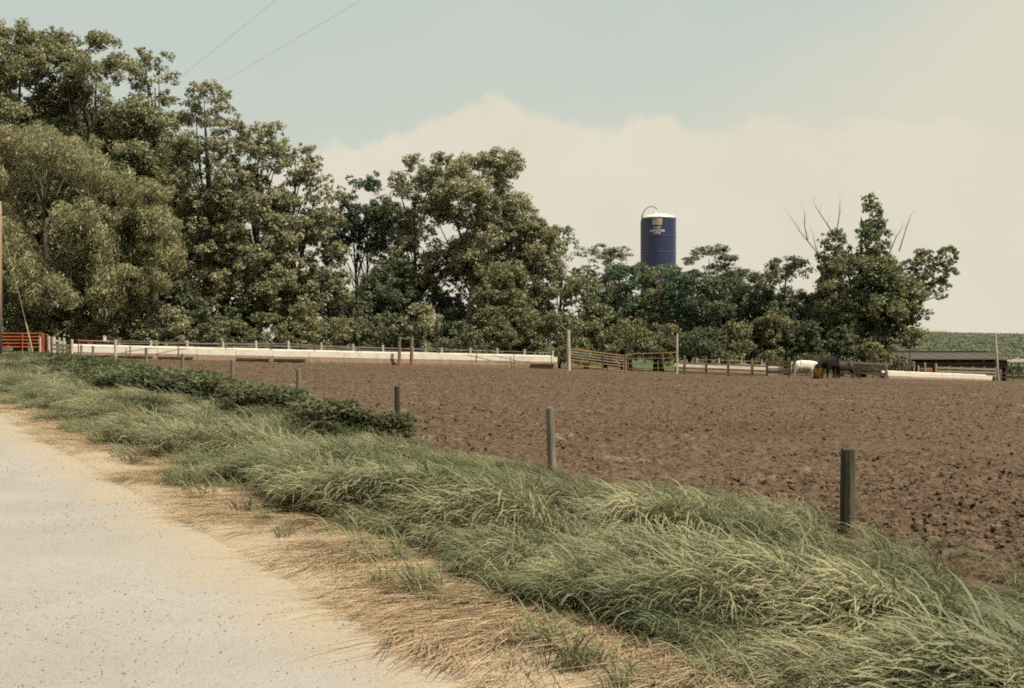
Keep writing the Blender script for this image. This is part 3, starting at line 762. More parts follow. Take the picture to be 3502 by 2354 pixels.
    tops = [930, 1010, 1040, 960, 1010, 1030, 1000, 1090, 1060, 1020, 1080, 1070, 1030, 1090, 1040, 1020, 1060, 1090, 1080, 1100, 1110, 1090, 1060, 1090, 1120, 1140]
    ordn = 'first second third fourth fifth sixth seventh eighth ninth tenth eleventh twelfth thirteenth fourteenth fifteenth sixteenth seventeenth eighteenth nineteenth twentieth'.split()
    ordn += ['twenty-first', 'twenty-second', 'twenty-third', 'twenty-fourth', 'twenty-fifth', 'twenty-sixth']
    for k, (x, tp) in enumerate(zip(xs, tops)):
        D = float(np.interp(x, [0, 1900, 3100], [84, 98, 99])) + g.uniform(0, 4)
        b0 = HY + (EYE - zs(gx(x, D), D)) * FPX / D
        T('understory_bush', '%s leafy bush from the left at the foot of the grove' % ordn[k], [(x, tp, int(g.uniform(85, 130)), b0 + 6)], D, style='bush', dens=.8,
          mat=['lf_bush', 'lf_mid', 'lf_bush', 'lf_dark'][int(g.integers(0, 4))] if k not in (4, 5, 12, 2) else 'lf_cotton2', seed=90 + k, ls=.21, tr=.07, cat='bush', group='understory bushes along the grove')
    T('young_tree', 'bright fresh green sapling behind the two yellow gates', [(2160, 1110, 28, 1200)], 92, mat='lf_light', seed=140, ls=.2, tr=.05)
    T('young_tree', 'bright fresh green sapling under the spired tree', [(2985, 1165, 36, 1225)], 96, style='bush', mat='lf_light', seed=141, ls=.2, tr=.05)


build_trees()

# ------------------------------------------------------------------ silo
def build_silo():
    D = 230.0; X = gx(2253, D); z0 = -2.0; r = 58.5 / FPX * D
    ztop = EYE + (HY - 752) / FPX * D - z0
    o = empty('silo', (X, D, z0), 'tall dark blue steel silo with pale dome rising above the trees', 'silo')
    MB().lathe([(r, 0), (r, ztop)], 64).build('wall', M['silo'], o, smooth=True)
    ring = 55 / FPX * D
    k = 0
    zz = ztop - .02
    for yy in (749, 810, 865):
        z = EYE + (HY - yy) / FPX * D - z0
        MB().lathe([(r + .003, z - .07), (r + .07, z - .06), (r + .07, z + .06), (r + .003, z + .07)], 64).build('seam_ring', M['silo_ring'], o, smooth=False)
    for n in range(1, 6):
        z = EYE + (HY - 865) / FPX * D - z0 - ring * n
        if z > .5: MB().lathe([(r + .003, z - .07), (r + .07, z - .06), (r + .07, z + .06), (r + .003, z + .07)], 64).build('seam_ring', M['silo_ring'], o)
    dome = [(r + .06, ztop + .06)] + [(r * math.cos(a), ztop + .08 + 1.15 * math.sin(a)) for a in np.linspace(0.05, 1.5, 9)]
    MB().lathe(dome, 64).build('dome_roof', M['silo_roof'], o, smooth=True)
    # goose-neck filling pipe on the left
    c = at(2253, 752, D); lx = -r - .18
    pts = [(lx, -.4, .3), (lx, -.4, ztop - .5)]
    ax0 = gx(2196, D) - X; 
    for px, py in ((2195, 748), (2197, 735), (2203, 722), (2212, 712), (2224, 707), (2236, 709), (2247, 716)):
        p = at(px, py, D); pts.append((p.x - X, -.4, p.z - z0))
    MB().tube(pts, .12, 8).build('filling_pipe', M['wire'], o, smooth=True)
    MB().tube([(gx(2239, D) - X, -.4, ztop + .9), (gx(2239, D) - X, -.4, ztop + 1.75)], [.35, .22], 10).build('hatch', M['silo_roof'], o)
    la = MB()
    for s in (-.25, .25): la.tube([(-r - .12, -1.0 + s, .5), (-r - .12, -1.0 + s, ztop + .9)], .04, 5)
    for z in np.arange(1, ztop, .6): la.tube([(-r - .12, -1.25, z), (-r - .12, -.75, z)], .03, 4)
    la.build('ladder', M['steel_pale'], o)

    def wrap(px, pz, rr):                                  # metres across (0 = panel centre) -> on the wall
        a = px / r - R(90) - R(13.0)
        return (rr * math.cos(a), rr * math.sin(a), pz)
    def patch(name, x0, x1, z0_, z1_, mt, parent, lift, wave=0.0):
        n = 8; v = []; f = []
        for k in range(n + 1):
            q = x0 + (x1 - x0) * k / n; w = wave * math.sin((q + 1.0) * 3.2)
            v += [wrap(q, z0_ + w, r + lift), wrap(q, z1_ + w, r + lift)]
        f = [(2 * k, 2 * k + 2, 2 * k + 3, 2 * k + 1) for k in range(n)]
        return MB().poly(v, f).build(name, mt, parent, smooth=True)
    zt = EYE + (HY - 749.5) / FPX * D - z0; zb = EYE + (HY - 776) / FPX * D - z0; h = zt - zb - .12; zt -= .1
    fl = patch('flag_panel', -1.03, 1.03, zb, zt, M['white'], o, .02, .06)
    st = h / 13
    for k in range(13):
        if k % 2 == 0:
            patch('stripe', (-1.03 if k >= 7 else -.2), 1.03, zt - (k + 1) * st, zt - k * st, M['flag_red'], fl, .03, .06)
    patch('canton', -1.03, -.2, zt - 7 * st, zt, M['flag_blue'], fl, .035, .06)
    for i in range(5):
        for j in range(4):
            cx, cz = -.95 + .17 * i, zt - .14 - j * .26
            v = [wrap(cx + .05 * math.cos(a), cz + .06 * math.cos(cx * 3) * 0 + .05 * math.sin(a) + .06 * math.sin((cx + 1) * 3.2), r + .045) for a in [R(90 + 36 * q) for q in range(10)]]
            MB().poly(v, [tuple(range(10))]).build('star', M['white'], fl)
    # lettering, three lines
    for txt, cy, hh, wd in (('A.O. SMITH', 784, 5.5, 27), ('HARVESTORE', 794.5, 8.0, 51), ('SYSTEM', 803, 5.0, 24)):
        cu = bpy.data.curves.new('lettering', 'FONT'); cu.body = txt; cu.align_x = 'CENTER'; cu.size = 1.0; cu.extrude = 0.0; cu.resolution_u = 3; cu.offset = .012
        to = bpy.data.objects.new('lettering_tmp', cu); COL.objects.link(to)
        dg = bpy.context.evaluated_depsgraph_get(); me = bpy.data.meshes.new_from_object(to.evaluated_get(dg))
        COL.objects.unlink(to); bpy.data.objects.remove(to)
        bm = bmesh.new(); bm.from_mesh(me); bmesh.ops.subdivide_edges(bm, edges=[e for e in bm.edges if e.calc_length() > .3], cuts=2); bm.to_mesh(me); bm.free()
        co = np.array([v.co for v in me.vertices]); w0 = co[:, 0].max() - co[:, 0].min(); h0 = co[:, 1].max() - co[:, 1].min()
        sx = wd / FPX * D / w0; sz = hh / FPX * D / h0; zc = EYE + (HY - cy) / FPX * D - z0
        for v in me.vertices: v.co = Vector(wrap(v.co.x * sx, zc + (v.co.y - h0 / 2) * sz, r + .03))
        me.update(); link('lettering', me, M['white'], o)


build_silo()

# ------------------------------------------------------------------ fences, gates, bunks
ORD = 'first second third fourth fifth sixth seventh eighth ninth tenth eleventh twelfth thirteenth fourteenth fifteenth'.split()


def round_post(name, base, top, r, mt, label, cat='post', group=None, r2=None, n=10, seed=0):
    q = random.Random(seed); b = Vector(base); t = Vector(top) - b
    mb = MB(); mb.tube([(0, 0, -.4), t * .02, t * .35 + Vector((q.uniform(-1, 1) * .008, 0, 0)), t * .7, t * .985, t], [r, r * 1.02, r, r * .97, (r2 or r * .95), (r2 or r * .95) * .86], n, wob=.10, rng=q)
    o = mb.build(name, mt, loc=b, smooth=False)
    return tag(o, label, cat, group)


def build_near_fence():
    P = [((2900, 1534), 2900, 11.08, .075, 'post_dark'), ((1879, 1393), 1891, 15.95, .062, 'post_grey'), ((1358, 1321), 1361, 20.58, .058, 'post_dark'), ((1020, 1262), 1021, 25.3, .055, 'post_grey'),
         ((794, 1231), 794, 30.0, .055, 'post_grey'), ((624, 1210), 624, 34.8, .055, 'post_grey'), ((500, 1190), 500, 39.4, .055, 'post_grey'), ((395, 1163), 395, 44.3, .055, 'post_pale'), ((318, 1183), 318, 48.8, .055, 'post_grey'), ((278, 1180), 278, 51.6, .055, 'post_grey')]
    for k, ((tx, ty), bx, D, r, m) in enumerate(P):
        t = at(tx, ty, D); b = Vector((gx(bx, D), D, zs(gx(bx, D), D) - .02))
        lab = 'thick dark wooden fence post nearest the camera at the grass edge' if k == 0 else '%s weathered fence post from the right along the grassy lot edge' % ORD[k]
        o = round_post('fence_post', b, t, r, M[m], lab, group='posts along the near lot fence', seed=k + 3)


build_near_fence()

BL = (Vector((gx(250, 67), 67, 0)), Vector((gx(1905, 85), 85, 0)))     # long bunk, left and right ends


def bunk(name, label, px0, ytop0, D0, px1, ytop1, D1, hw, base_h, nsec, shade_strip=False):
    a = at(px0, ytop0, D0); b = at(px1, ytop1, D1)
    o = empty(name, (a.x, a.y, zs(a.x, a.y)), label, 'feed bunk', 'concrete feed bunks')
    off = o.location
    d = (b - a); L = d.length; dn = d.normalized(); side = Vector((dn.y, -dn.x, 0)).normalized()      # towards the camera
    for k in range(nsec):
        p = a + d * (k / nsec) + dn * .012; q = a + d * ((k + 1) / nsec) - dn * .012
        jit = random.uniform(-.015, .015)
        # upper white trough, J-shaped section: front wall, lip, floor, back wall
        prof = [(.0, -hw), (.06, -hw), (.08, 0), (-.05, 0), (-.07, -hw * .55), (-.55, -hw * .55), (-.60, .10), (-.72, .10), (-.70, -hw), (.0, -hw)]
        v = []; n = len(prof) - 1
        for pt in (p, q):
            for (s_, z_) in prof[:-1]: v.append(pt + side * s_ + Vector((0, 0, z_ + jit)) - off)
        f = [(i, (i + 1) % n, n + (i + 1) % n, n + i) for i in range(n)] + [tuple(range(n)), tuple(range(2 * n - 1, n - 1, -1))]
        sec = MB().poly(v, f).build('bunk_section', M['concrete'], o)
        mid = (p + q) / 2
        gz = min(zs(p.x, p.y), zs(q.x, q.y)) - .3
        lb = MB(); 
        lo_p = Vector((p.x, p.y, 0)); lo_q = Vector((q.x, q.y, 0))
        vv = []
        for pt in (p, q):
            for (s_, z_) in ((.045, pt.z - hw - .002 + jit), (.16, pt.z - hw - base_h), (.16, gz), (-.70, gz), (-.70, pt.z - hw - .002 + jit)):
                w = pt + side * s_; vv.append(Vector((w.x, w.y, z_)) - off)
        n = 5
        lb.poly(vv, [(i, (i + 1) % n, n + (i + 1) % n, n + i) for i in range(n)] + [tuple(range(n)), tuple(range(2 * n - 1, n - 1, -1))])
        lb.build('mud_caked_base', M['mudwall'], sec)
        if shade_strip and (k / nsec < .40 and k % 4 != 3 or k / nsec >= .86):
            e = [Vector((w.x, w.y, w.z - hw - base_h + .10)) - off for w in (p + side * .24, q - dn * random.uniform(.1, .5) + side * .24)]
            MB().beam(e[0], e[1], .10, .13).build('shade_strip', M['muck_shade'], sec)  # dark strip added to paint the shadow line at the bunk foot
    return o


def build_bunks():
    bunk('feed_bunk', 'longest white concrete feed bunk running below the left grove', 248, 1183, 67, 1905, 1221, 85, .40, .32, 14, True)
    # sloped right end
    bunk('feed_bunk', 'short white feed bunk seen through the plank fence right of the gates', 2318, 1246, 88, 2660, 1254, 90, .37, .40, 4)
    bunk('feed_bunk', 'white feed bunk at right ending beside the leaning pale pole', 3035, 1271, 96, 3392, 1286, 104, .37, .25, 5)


build_bunks()


def build_back_fence():
    # pale posts with rails behind the long bunk
    xs = [395, 516, 640, 762, 875, 986, 1098, 1207, 1309, 1411, 1510, 1608, 1700, 1793, 1890]
    tops = [1163, 1164, 1165, 1167, 1165, 1166, 1172, 1177, 1180, 1185, 1190, 1190, 1192, 1195, 1199]
    P = []
    for x, t in zip(xs, tops):
        D = 67 + (x - 250) / 1655 * 18 + 2.2
        P.append((at(x, t, D), D))
    b0 = P[0][0]; org = Vector((b0.x, b0.y, zs(b0.x, b0.y)))
    o = empty('post_and_rail_fence', org, 'pale post fence with thin grey rails behind the long white bunk', 'fence')
    for p, D in P:
        gz = zs(p.x, p.y)
        MB().tube([Vector((p.x, p.y, gz - .3)) - org, Vector((p.x, p.y, p.z)) - org], [.10, .095], 8).build('post', M['post_pale'], o)
    for drop in (.22, .42, .62):
        for (p, _), (q, _) in zip(P[:-1], P[1:]):
            MB().tube([p - Vector((0, -.11, drop)) - org, q - Vector((0, -.11, drop)) - org], .022, 5).build('rail', M['wire'], o)
    # rusty steel posts with cables in front of it
    xs = [268, 445, 610, 772, 927, 1077, 1222, 1500, 1630, 1757, 1885]
    tops = [1158, 1160, 1165, 1168, 1175, 1178, 1184, 1186, 1192, 1197, 1200]
    P = [(at(x, t, 67 + (x - 250) / 1655 * 18 - .75)) for x, t in zip(xs, tops)]
    org = Vector((P[0].x, P[0].y, zs(P[0].x, P[0].y)))
    o = empty('cable_fence', org, 'rusty steel posts with slack cables in front of the long bunk', 'fence')
    for k, p in enumerate(P):
        gz = zs(p.x, p.y); lean = random.uniform(-.06, .06)
        pts = [Vector((p.x + lean, p.y, gz - .3)) - org, p - org]
        if xs[k] == 1500: pts += [p - org + Vector((-.05, 0, .15)), p - org + Vector((-.2, 0, .24)), p - org + Vector((-.33, 0, .16))]
        MB().tube(pts, .033, 6).build('post', M['steel_rust'], o)
    for drop in (.12, .5):
        for p, q in zip(P[:-1], P[1:]):
            m_ = (p + q) / 2 - Vector((0, 0, .04))
            MB().tube([p - Vector((0, .04, drop)) - org, m_ - Vector((0, .04, drop)) - org, q - Vector((0, .04, drop)) - org], .012, 4).build('cable', M['wire'], o)
    # red rail panel behind the left end
    a, b = at(268, 1166, 70.5), at(392, 1168, 72); org = Vector((a.x, a.y, zs(a.x, a.y)))
    o = empty('red_panel', org, 'low red steel rail panel behind the left end of the bunk', 'panel')
    for d in (0, .28, .56): MB().tube([a - Vector((0, 0, d)) - org, b - Vector((0, 0, d)) - org], .035, 6).build('rail', M['steel_red'], o)
    for p in (a, a.lerp(b, .36), b): MB().tube([Vector((p.x, p.y + .05, zs(p.x, p.y) - .2)) - org, p + Vector((0, .05, .06)) - org], .04, 6).build('upright', M['steel_red'], o)
    # tall pair of posts joined by a wire loop
    org_label = ['left', 'right']
    D = 77.5
    tops = []
    for k, (x, yt, yb) in enumerate(((1366, 1153, 1228), (1408, 1153, 1230))):
        p = at(x, yt, D); gz = zs(p.x, p.y)
        o = empty('gate_post', (p.x, p.y, gz), '%s of the two tall tan posts standing before the bunk' % org_label[k], 'post', 'tall pair of tan posts')
        L = p.z - gz
        MB().tube([(0, 0, -.3), (0, 0, L * .62)], [.125, .12], 10).build('stained_lower_post', M['post_rust'], o)
        MB().tube([(0, 0, L * .62), (.02, 0, L)], [.12, .11], 10).build('grey_upper_post', M['post_grey'], o)
        tops.append(p)
    a, b = tops; org = a
    w = MB().tube([Vector((.05, -.14, -.08)), (b - a) / 2 + Vector((0, -.14, -.14)), (b - a) + Vector((-.05, -.14, -.08))], .022, 5).build('tie_wire', M['wire'], loc=a)
    tag(w, 'wire loop tying the tops of the two tall tan posts', 'wire')


build_back_fence()


def tube_gate(name, label, a, b, height, nr, mt, mt2, stay=None, low=True, end_r=.04):
    """a = hinge-end top corner, b = far top corner (world)"""
    org = Vector((a.x, a.y, a.z - height)); o = empty(name, org, label, 'gate')
    A = a - org; B = b - org
    hs = [0] + [height * f for f in ([.17, .33, .50, .68, .98] if nr == 6 else np.linspace(0, .98, nr)[1:])]
    for k, d in enumerate(hs):
        MB().tube([A - Vector((0, 0, d)), B - Vector((0, 0, d))], .032, 6).build('rail', M[mt] if k in (0, nr - 1, nr - 2) else M[mt2], o)
    for P in (A, B): MB().tube([P + Vector((0, 0, .02)), P - Vector((0, 0, height))], end_r, 6).build('end_tube', M[mt], o)
    for f in (stay or [.5]):
        p = A.lerp(B, f); MB().beam(p + Vector((0, -.045, 0)), p + Vector((0, -.045, -height)), .03, .11).build('stay', M[mt2], o)
    return o


def build_gates():
    tube_gate('tube_gate', 'bright red tube gate beside the utility pole at the left edge', at(-90, 1140, 70), at(146, 1141, 70.6), 1.30, 6, 'steel_red', 'steel_red', [.3, .71])
    tube_gate('stock_gate', 'narrow red panel closing the right end of the red gate', at(141, 1144, 69.6), at(163, 1145, 69.4), 1.05, 6, 'steel_red', 'steel_red', [.5], end_r=.05)
    tube_gate('tube_gate', 'rusty yellow tube gate sagging right from the tall pale post', at(1951, 1194, 76), at(2132, 1217, 77.5), 1.12, 6, 'steel_yellow', 'steel_pale', [.61])
    tube_gate('tube_gate', 'rusty yellow tube gate hung on the thinner pale post', at(2148, 1211, 79), at(2313, 1207, 77.6), 1.10, 4, 'steel_yellow', 'steel_pale', [.32, .73])
    # posts
    D = 75.8; p = at(1944, 1130, D); g0 = Vector((gx(1946, D), D, zs(gx(1946, D), D)))
    round_post('gate_post', g0, p, .115, M['post_pale'], 'tall thick pale post holding the sagging yellow gate', seed=31)
    D = 77.3; p = at(2316, 1142, D); g0 = Vector((gx(2315, D), D, zs(gx(2315, D), D)))
    round_post('gate_post', g0, p, .075, M['post_pale'], 'tall thin pale post right of the second yellow gate', seed=32)
    D = 80; p = at(2139, 1212, D); g0 = Vector((p.x, D, zs(p.x, D)))
    round_post('gate_post', g0, p, .10, M['post_grey'], 'short grey post between the two yellow gates', seed=33)
    # pale posts at the left corner of the lot
    C = [(137, 1154, 69.0, .07, 'pale post standing before the right part of the red gate'), (167, 1150, 68.8, .09, 'pinkish square-topped post ending the red gate'), (183, 1153, 68.4, .13, 'thickest pale corner post beside the red gate'),
         (203, 1156, 67.6, .075, 'slim pale corner post, first of a pair'), (218, 1156, 67.2, .075, 'slim pale corner post, second of a pair'), (246, 1161, 66.4, .085, 'pale corner post at the left end of the white bunk')]
    for k, (x, t, D, r, lab) in enumerate(C):
        p = at(x, t, D); round_post('corner_post', Vector((p.x + .02, D, zs(p.x, D))), p, r, M['post_pale'], lab, group='pale posts at the lot corner', seed=40 + k, n=8)
    a, b = at(185, 1180, 68.2), at(246, 1184, 66.6)
    for k, dz in enumerate((0, .26)):
        o = MB().beam(-(b - a) / 2, (b - a) / 2, .05, .14).build('corner_board', M['post_pale'], loc=(a + b) / 2 - Vector((0, .12, dz)))
        tag(o, '%s pale board nailed across the corner posts' % ('upper', 'lower')[k], 'board', 'boards on the corner posts')


build_gates()


def plank_fence(name, label, posts, boards, mats):
    """posts: (px, top, D, material); boards: list of (post index a, b, drop below top line row, height px, material)"""
    P = []
    x0, _, D0, _ = posts[0]; org = Vector((gx(x0, D0), D0, zs(gx(x0, D0), D0)))
    o = empty(name, org, label, 'fence')
    for k, (x, t, D, mt) in enumerate(posts):
        p = at(x, t, D); gz = zs(p.x, D)
        MB().box(Vector((p.x, D, (p.z + gz - .3) / 2)) - org, (.15, .15, p.z - gz + .3)).build('post', M[mt], o)
        P.append(D)
    for (xa, ya, Da, xb, yb, Db, hp, mt) in boards:
        a = at(xa, ya, Da) - Vector((0, .105, 0)); b = at(xb, yb, Db) - Vector((0, .105, 0))
        MB().beam(a - org, b - org, .045, hp / FPX * (Da + Db) / 2).build('board', M[mt], o)
    return o


def build_corral():
    D = lambda x: float(np.interp(x, [2315, 2620, 3032], [78, 78.5, 76.5]))
    posts = [(x, t, D(x), m) for x, t, m in ((2341, 1216, 'post_grey'), (2415, 1218, 'board'), (2490, 1222, 'board'), (2572, 1227, 'post_rust'))]
    X = [2318, 2415, 2490, 2572, 2620]
    B = []
    for a, b in zip(X[:-1], X[1:]):
        f = lambda x, y0, y1: float(np.interp(x, [2318, 2620], [y0, y1]))
        for (y0, y1, h, m) in ((1242, 1253, 7, 'board_tan'), (1258, 1269, 6, 'board'), (1272, 1284, 9, 'board')):
            B.append((a + 1, f(a, y0, y1), D(a), b - 1, f(b, y0, y1), D(b), h, m))
    plank_fence('plank_fence', 'low brown plank fence between the gates and the corral', posts, B, None)
    posts = [(x, t, D(x), m) for x, t, m in ((2623, 1226, 'post_grey'), (2698, 1222, 'post_grey'), (2852, 1221, 'post_grey'), (2938, 1231, 'post_grey'), (3030, 1241, 'board_pale'))]
    X = [2623, 2698, 2775, 2852, 2938, 3030]
    B = []
    for k, (a, b) in enumerate(zip(X[:-1], X[1:])):
        f = lambda x, y: float(np.interp(x, [2623, 2852, 3030], y))
        top_m = 'board_pale' if a >= 2850 else 'board'
        for (ys, h, m) in (((1238, 1238, 1246), 9, top_m), ((1249, 1250, 1258), 8, 'board'), ((1262, 1262, 1266), 5, 'board_tan' if a < 2770 else 'board'), ((1272, 1272, 1279), 12 if a < 2770 else 8, 'board')):
            if k == 2 and h == 12: continue
            B.append((a + 1, f(a, ys), D(a), b - 1, f(b, ys), D(b), h, m))
    B.append((2772, 1227, D(2772), 2852, 1226, D(2852), 11, 'board'))
    plank_fence('corral_fence', 'tall weathered board corral fence behind the cattle', posts, B, None)
    # fine posts of the fence far behind the plank fence
    xs = [2382, 2458, 2535, 2605]; 
    P = [at(x, t, 93) for x, t in zip(xs, (1225, 1226, 1229, 1231))]; org = Vector((P[0].x, P[0].y, zs(P[0].x, 93)))
    o = empty('post_and_rail_fence', org, 'thin pale posts with wire behind the brown plank fence', 'fence')
    for p in P: MB().tube([Vector((p.x, p.y, zs(p.x, p.y) - .3)) - org, p - org], .08, 6).build('post', M['post_pale'], o)
    for p, q in zip(P[:-1], P[1:]): MB().tube([p - Vector((0, 0, .15)) - org, q - Vector((0, 0, .15)) - org], .02, 4).build('rail', M['wire'], o)


build_corral()


# ------------------------------------------------------------------ right-hand yard: shed, poles, pen fences, cornfield
def build_right_yard():
    # cornfield hill
    xs = np.linspace(20, 420, 90); ys = np.linspace(150, 620, 80)
    X, Y = np.meshgrid(xs, ys)
    def hz(X, Y):
        base = zf(X, Y)
        crest = EYE + (HY - 1146) / FPX * 400 + .6 * np.sin(X * .021 + 1.2) + .35 * np.sin(X * .06)
        return base - .1 + (crest - base) * sstep((Y - 150) / 250) - .012 * np.clip(Y - 400, 0, None)
    tag(link('cornfield_hill', grid_mesh('cornfield_hill', X, Y, hz(X, Y)), M['corn_soil']), kind='structure')
    g = np.random.default_rng(77)
    src = [(weed_mesh('corn_clump', 46, .8, 1.5, .75, 800 + k), M['g_corn']) for k in range(4)]
    n = 15000; y = 160 + 270 * g.random(n) ** .8; x = (.26 + .36 * g.random(n)) * y
    x = np.round(x / 1.1) * 1.1 + g.normal(0, .12, n)
    sc = g.uniform(.7, 1.15, n)
    scatter('corn_crop', np.stack([x, y, hz(x, y) - .1], -1), np.stack([0 * x, 0 * x, g.uniform(0, 6.28, n)], -1), np.stack([sc, sc, sc * .95], -1), g.integers(0, 4, n), src, 'green corn crop covering the low hill at right', 'corn')
    # farm building beyond the hill
    D = 450; a = at(3205, 1140, D); z = float(hz(a.x, D)) ; o = empty('barn', (a.x, D, z), 'far pale barn with faded red roof peeking over the hill', 'barn')
    w = 34 / FPX * D; e = at(0, 1141, D).z - z; rz_ = at(0, 1133, D).z - z
    MB().box((0, 0, e / 2 - .5), (2 * w, 8, e + 1)).build('wall', M['barn_wall'], o)
    MB().poly([(-w - .3, -4.4, e), (w + .3, -4.4, e), (w - .6, 0, rz_), (-w + .6, 0, rz_), (-w - .3, 4.4, e), (w + .3, 4.4, e), (-w - .3, -4.4, e + .1), (w + .3, -4.4, e + .1), (w - .6, 0, rz_ + .1), (-w + .6, 0, rz_ + .1), (-w - .3, 4.4, e + .1), (w + .3, 4.4, e + .1)],
              [(6, 7, 8, 9), (9, 8, 11, 10), (0, 3, 2, 1), (3, 4, 5, 2), (0, 1, 7, 6), (4, 10, 11, 5), (1, 2, 8, 7), (2, 5, 11, 8), (0, 6, 9, 3), (3, 9, 10, 4)]).build('roof', M['barn_red'], o)
    # long open-fronted shed
    D = 128; x0, x1 = gx(3085, D), gx(3406, D); zc = [at(0, q, D).z for q in (1207, 1213, 1229, 1240, 1256)]
    cx = (x0 + x1) / 2; gz = zs(cx, D); L = x1 - x0
    o = empty('open_shed', (cx, D, gz), 'long low brown cattle shed in front of the cornfield', 'shed')
    zr = zc[1] - gz; ze = zc[2] - gz
    dep = 6.0
    # roof sheets, one by one
    n = 14
    for k in range(n):
        a0 = -L / 2 - .3 + (L + .6) * k / n; a1 = -L / 2 - .3 + (L + .6) * (k + 1) / n - .03; lift = .012 * (k % 2)
        MB().poly([(a0, -dep / 2 - .5, ze + lift), (a1, -dep / 2 - .5, ze + lift), (a1, dep / 2, zr + .15 + lift), (a0, dep / 2, zr + .15 + lift), (a0, -dep / 2 - .5, ze + .06 + lift), (a1, -dep / 2 - .5, ze + .06 + lift), (a1, dep / 2, zr + .21 + lift), (a0, dep / 2, zr + .21 + lift)],
                  [(0, 1, 2, 3), (4, 5, 6, 7), (0, 1, 5, 4), (1, 2, 6, 5), (2, 3, 7, 6), (3, 0, 4, 7)]).build('roof_sheet', M['shed_roof'], o)
    MB().box((0, dep / 2 + .1, zr + .25), (L + .8, .16, .34)).build('ridge_board', M['shed_edge'], o)
    MB().box((0, dep / 2 + .02, zr / 2 - .3), (L, .1, zr + .4)).build('back_wall', M['shed_wall'], o)
    for sx in (-1, 1): MB().box((sx * (L / 2 - .05), 0, ze / 2 - .1), (.1, dep - .2, ze + .1)).build('end_wall', M['shed_wall'], o)
    for k in range(9):
        MB().box((-L / 2 + .2 + (L - .4) * k / 8, -dep / 2, ze / 2 - .2), (.18, .18, ze + .36)).build('post', M['shed_wall'], o)
    for zz, h in ((zc[4] - gz + .15, .35), (zc[3] - gz - .1, .40)):
        MB().box((0, -dep / 2 - .13, zz), (L - .1, .06, h)).build('front_board', M['shed_wall'], o)
    # leaning pale pole and thin pole
    D = 105.5; p = at(3403, 1138, D); round_post('light_pole', Vector((gx(3415, D), D, zs(gx(3415, D), D))), p, .11, M['post_pale'], 'leaning pale pole at right beyond the feed bunk', 'pole', seed=51, r2=.07)
    D = 106; p = at(3114, 1160, D); round_post('light_pole', Vector((gx(3112, D), D, zs(gx(3112, D), D))), p, .075, M['post_grey'], 'thin grey pole standing against the long shed', 'pole', seed=52, r2=.05)
    # pen fence in front of the shed
    xs = [3048, 3075, 3125, 3140, 3163, 3200]; ts = [1245, 1251, 1238, 1251, 1241, 1244]
    Ds = [101, 102, 108, 103, 108, 104]
    for k, (x, t, d_) in enumerate(zip(xs, ts, Ds)):
        p = at(x, t, d_); round_post('pen_post', Vector((p.x, d_, zs(p.x, d_))), p, .10, M['post_pale'], '%s pale pen post from the left before the long shed' % ORD[k], group='pen posts before the shed', seed=70 + k, n=8)
    a = at(3205, 1258, 112); b = at(3405, 1264, 116); org = Vector((a.x, a.y, zs(a.x, a.y)))
    o = empty('pen_fence', org, 'greyish board pen fence below the long shed', 'fence')
    for k in range(6):
        p = a.lerp(b, k / 5); MB().box(Vector((p.x, p.y, (p.z + .25 + zs(p.x, p.y) - .3) / 2)) - org, (.15, .15, p.z + .25 - zs(p.x, p.y) + .3)).build('post', M['board_pale'], o)
        if k < 5:
            q = a.lerp(b, (k + 1) / 5)
            for dz in (0, .35, .7): MB().beam(p - org - Vector((0, .11, dz)), q - org - Vector((0, .11, dz)), .04, .22).build('board', M['board_pale'], o)
    # fence at the right edge
    a = at(3422, 1276, 100); b = at(3560, 1280, 98); org = Vector((a.x, a.y, zs(a.x, a.y)))
    o = empty('pen_fence', org, 'tan board fence running out of the right edge', 'fence')
    for k in range(4):
        p = a.lerp(b, k / 3); MB().box(Vector((p.x, p.y, (p.z + .35 + zs(p.x, p.y) - .3) / 2)) - org, (.14, .14, p.z + .35 - zs(p.x, p.y) + .3)).build('post', M['board_pale'], o)
        if k < 3:
            q = a.lerp(b, (k + 1) / 3)
            for dz in (0, .4): MB().beam(p - org - Vector((0, .11, dz)), q - org - Vector((0, .11, dz)), .04, .16).build('board', M['board_tan'], o)
    # rusty feed wagon-like tank by the pen
    a = at(3163, 1262, 110)
    o = empty('feed_tank', (a.x, a.y, zs(a.x, a.y)), 'small rust-orange tank on legs behind the pen posts', 'tank')
    MB().tube([(-.75, 0, .8), (-.68, 0, .8), (.68, 0, .8), (.75, 0, .8)], [.15, .34, .34, .15], 14).build('tank', M['steel_rust'], o, smooth=True)
    for sx in (-.6, .6):
        for sy in (-.3, .3): MB().tube([(sx, sy, -.2), (sx, sy * .8, .6)], .05, 6).build('leg', M['steel_rust'], o)
    # pale roofed shelter far at the right edge
    a = at(3480, 1236, 150); gz = zs(a.x, 150)
    o = empty('low_shelter', (a.x, 150, gz), 'low pale tin shelter at the far right edge', 'shelter')
    h = a.z - gz
    MB().poly([(-1.9, -2, h - .15), (4, -2, h - .02), (4, 2, h + .28), (-1.9, 2, h + .15), (-1.9, -2, h - .07), (4, -2, h + .06), (4, 2, h + .36), (-1.9, 2, h + .23)], [(0, 1, 2, 3), (4, 5, 6, 7), (0, 1, 5, 4), (1, 2, 6, 5), (2, 3, 7, 6), (3, 0, 4, 7)]).build('roof', M['board_pale'], o)
    for sx in (-1.7, 1, 3.8):
        for sy in (-1.8, 1.8): MB().tube([(sx, sy, -.3), (sx, sy, h - .05 + (.12 if sy > 0 else -.08))], .08, 6).build('leg', M['board'], o)


build_right_yard()


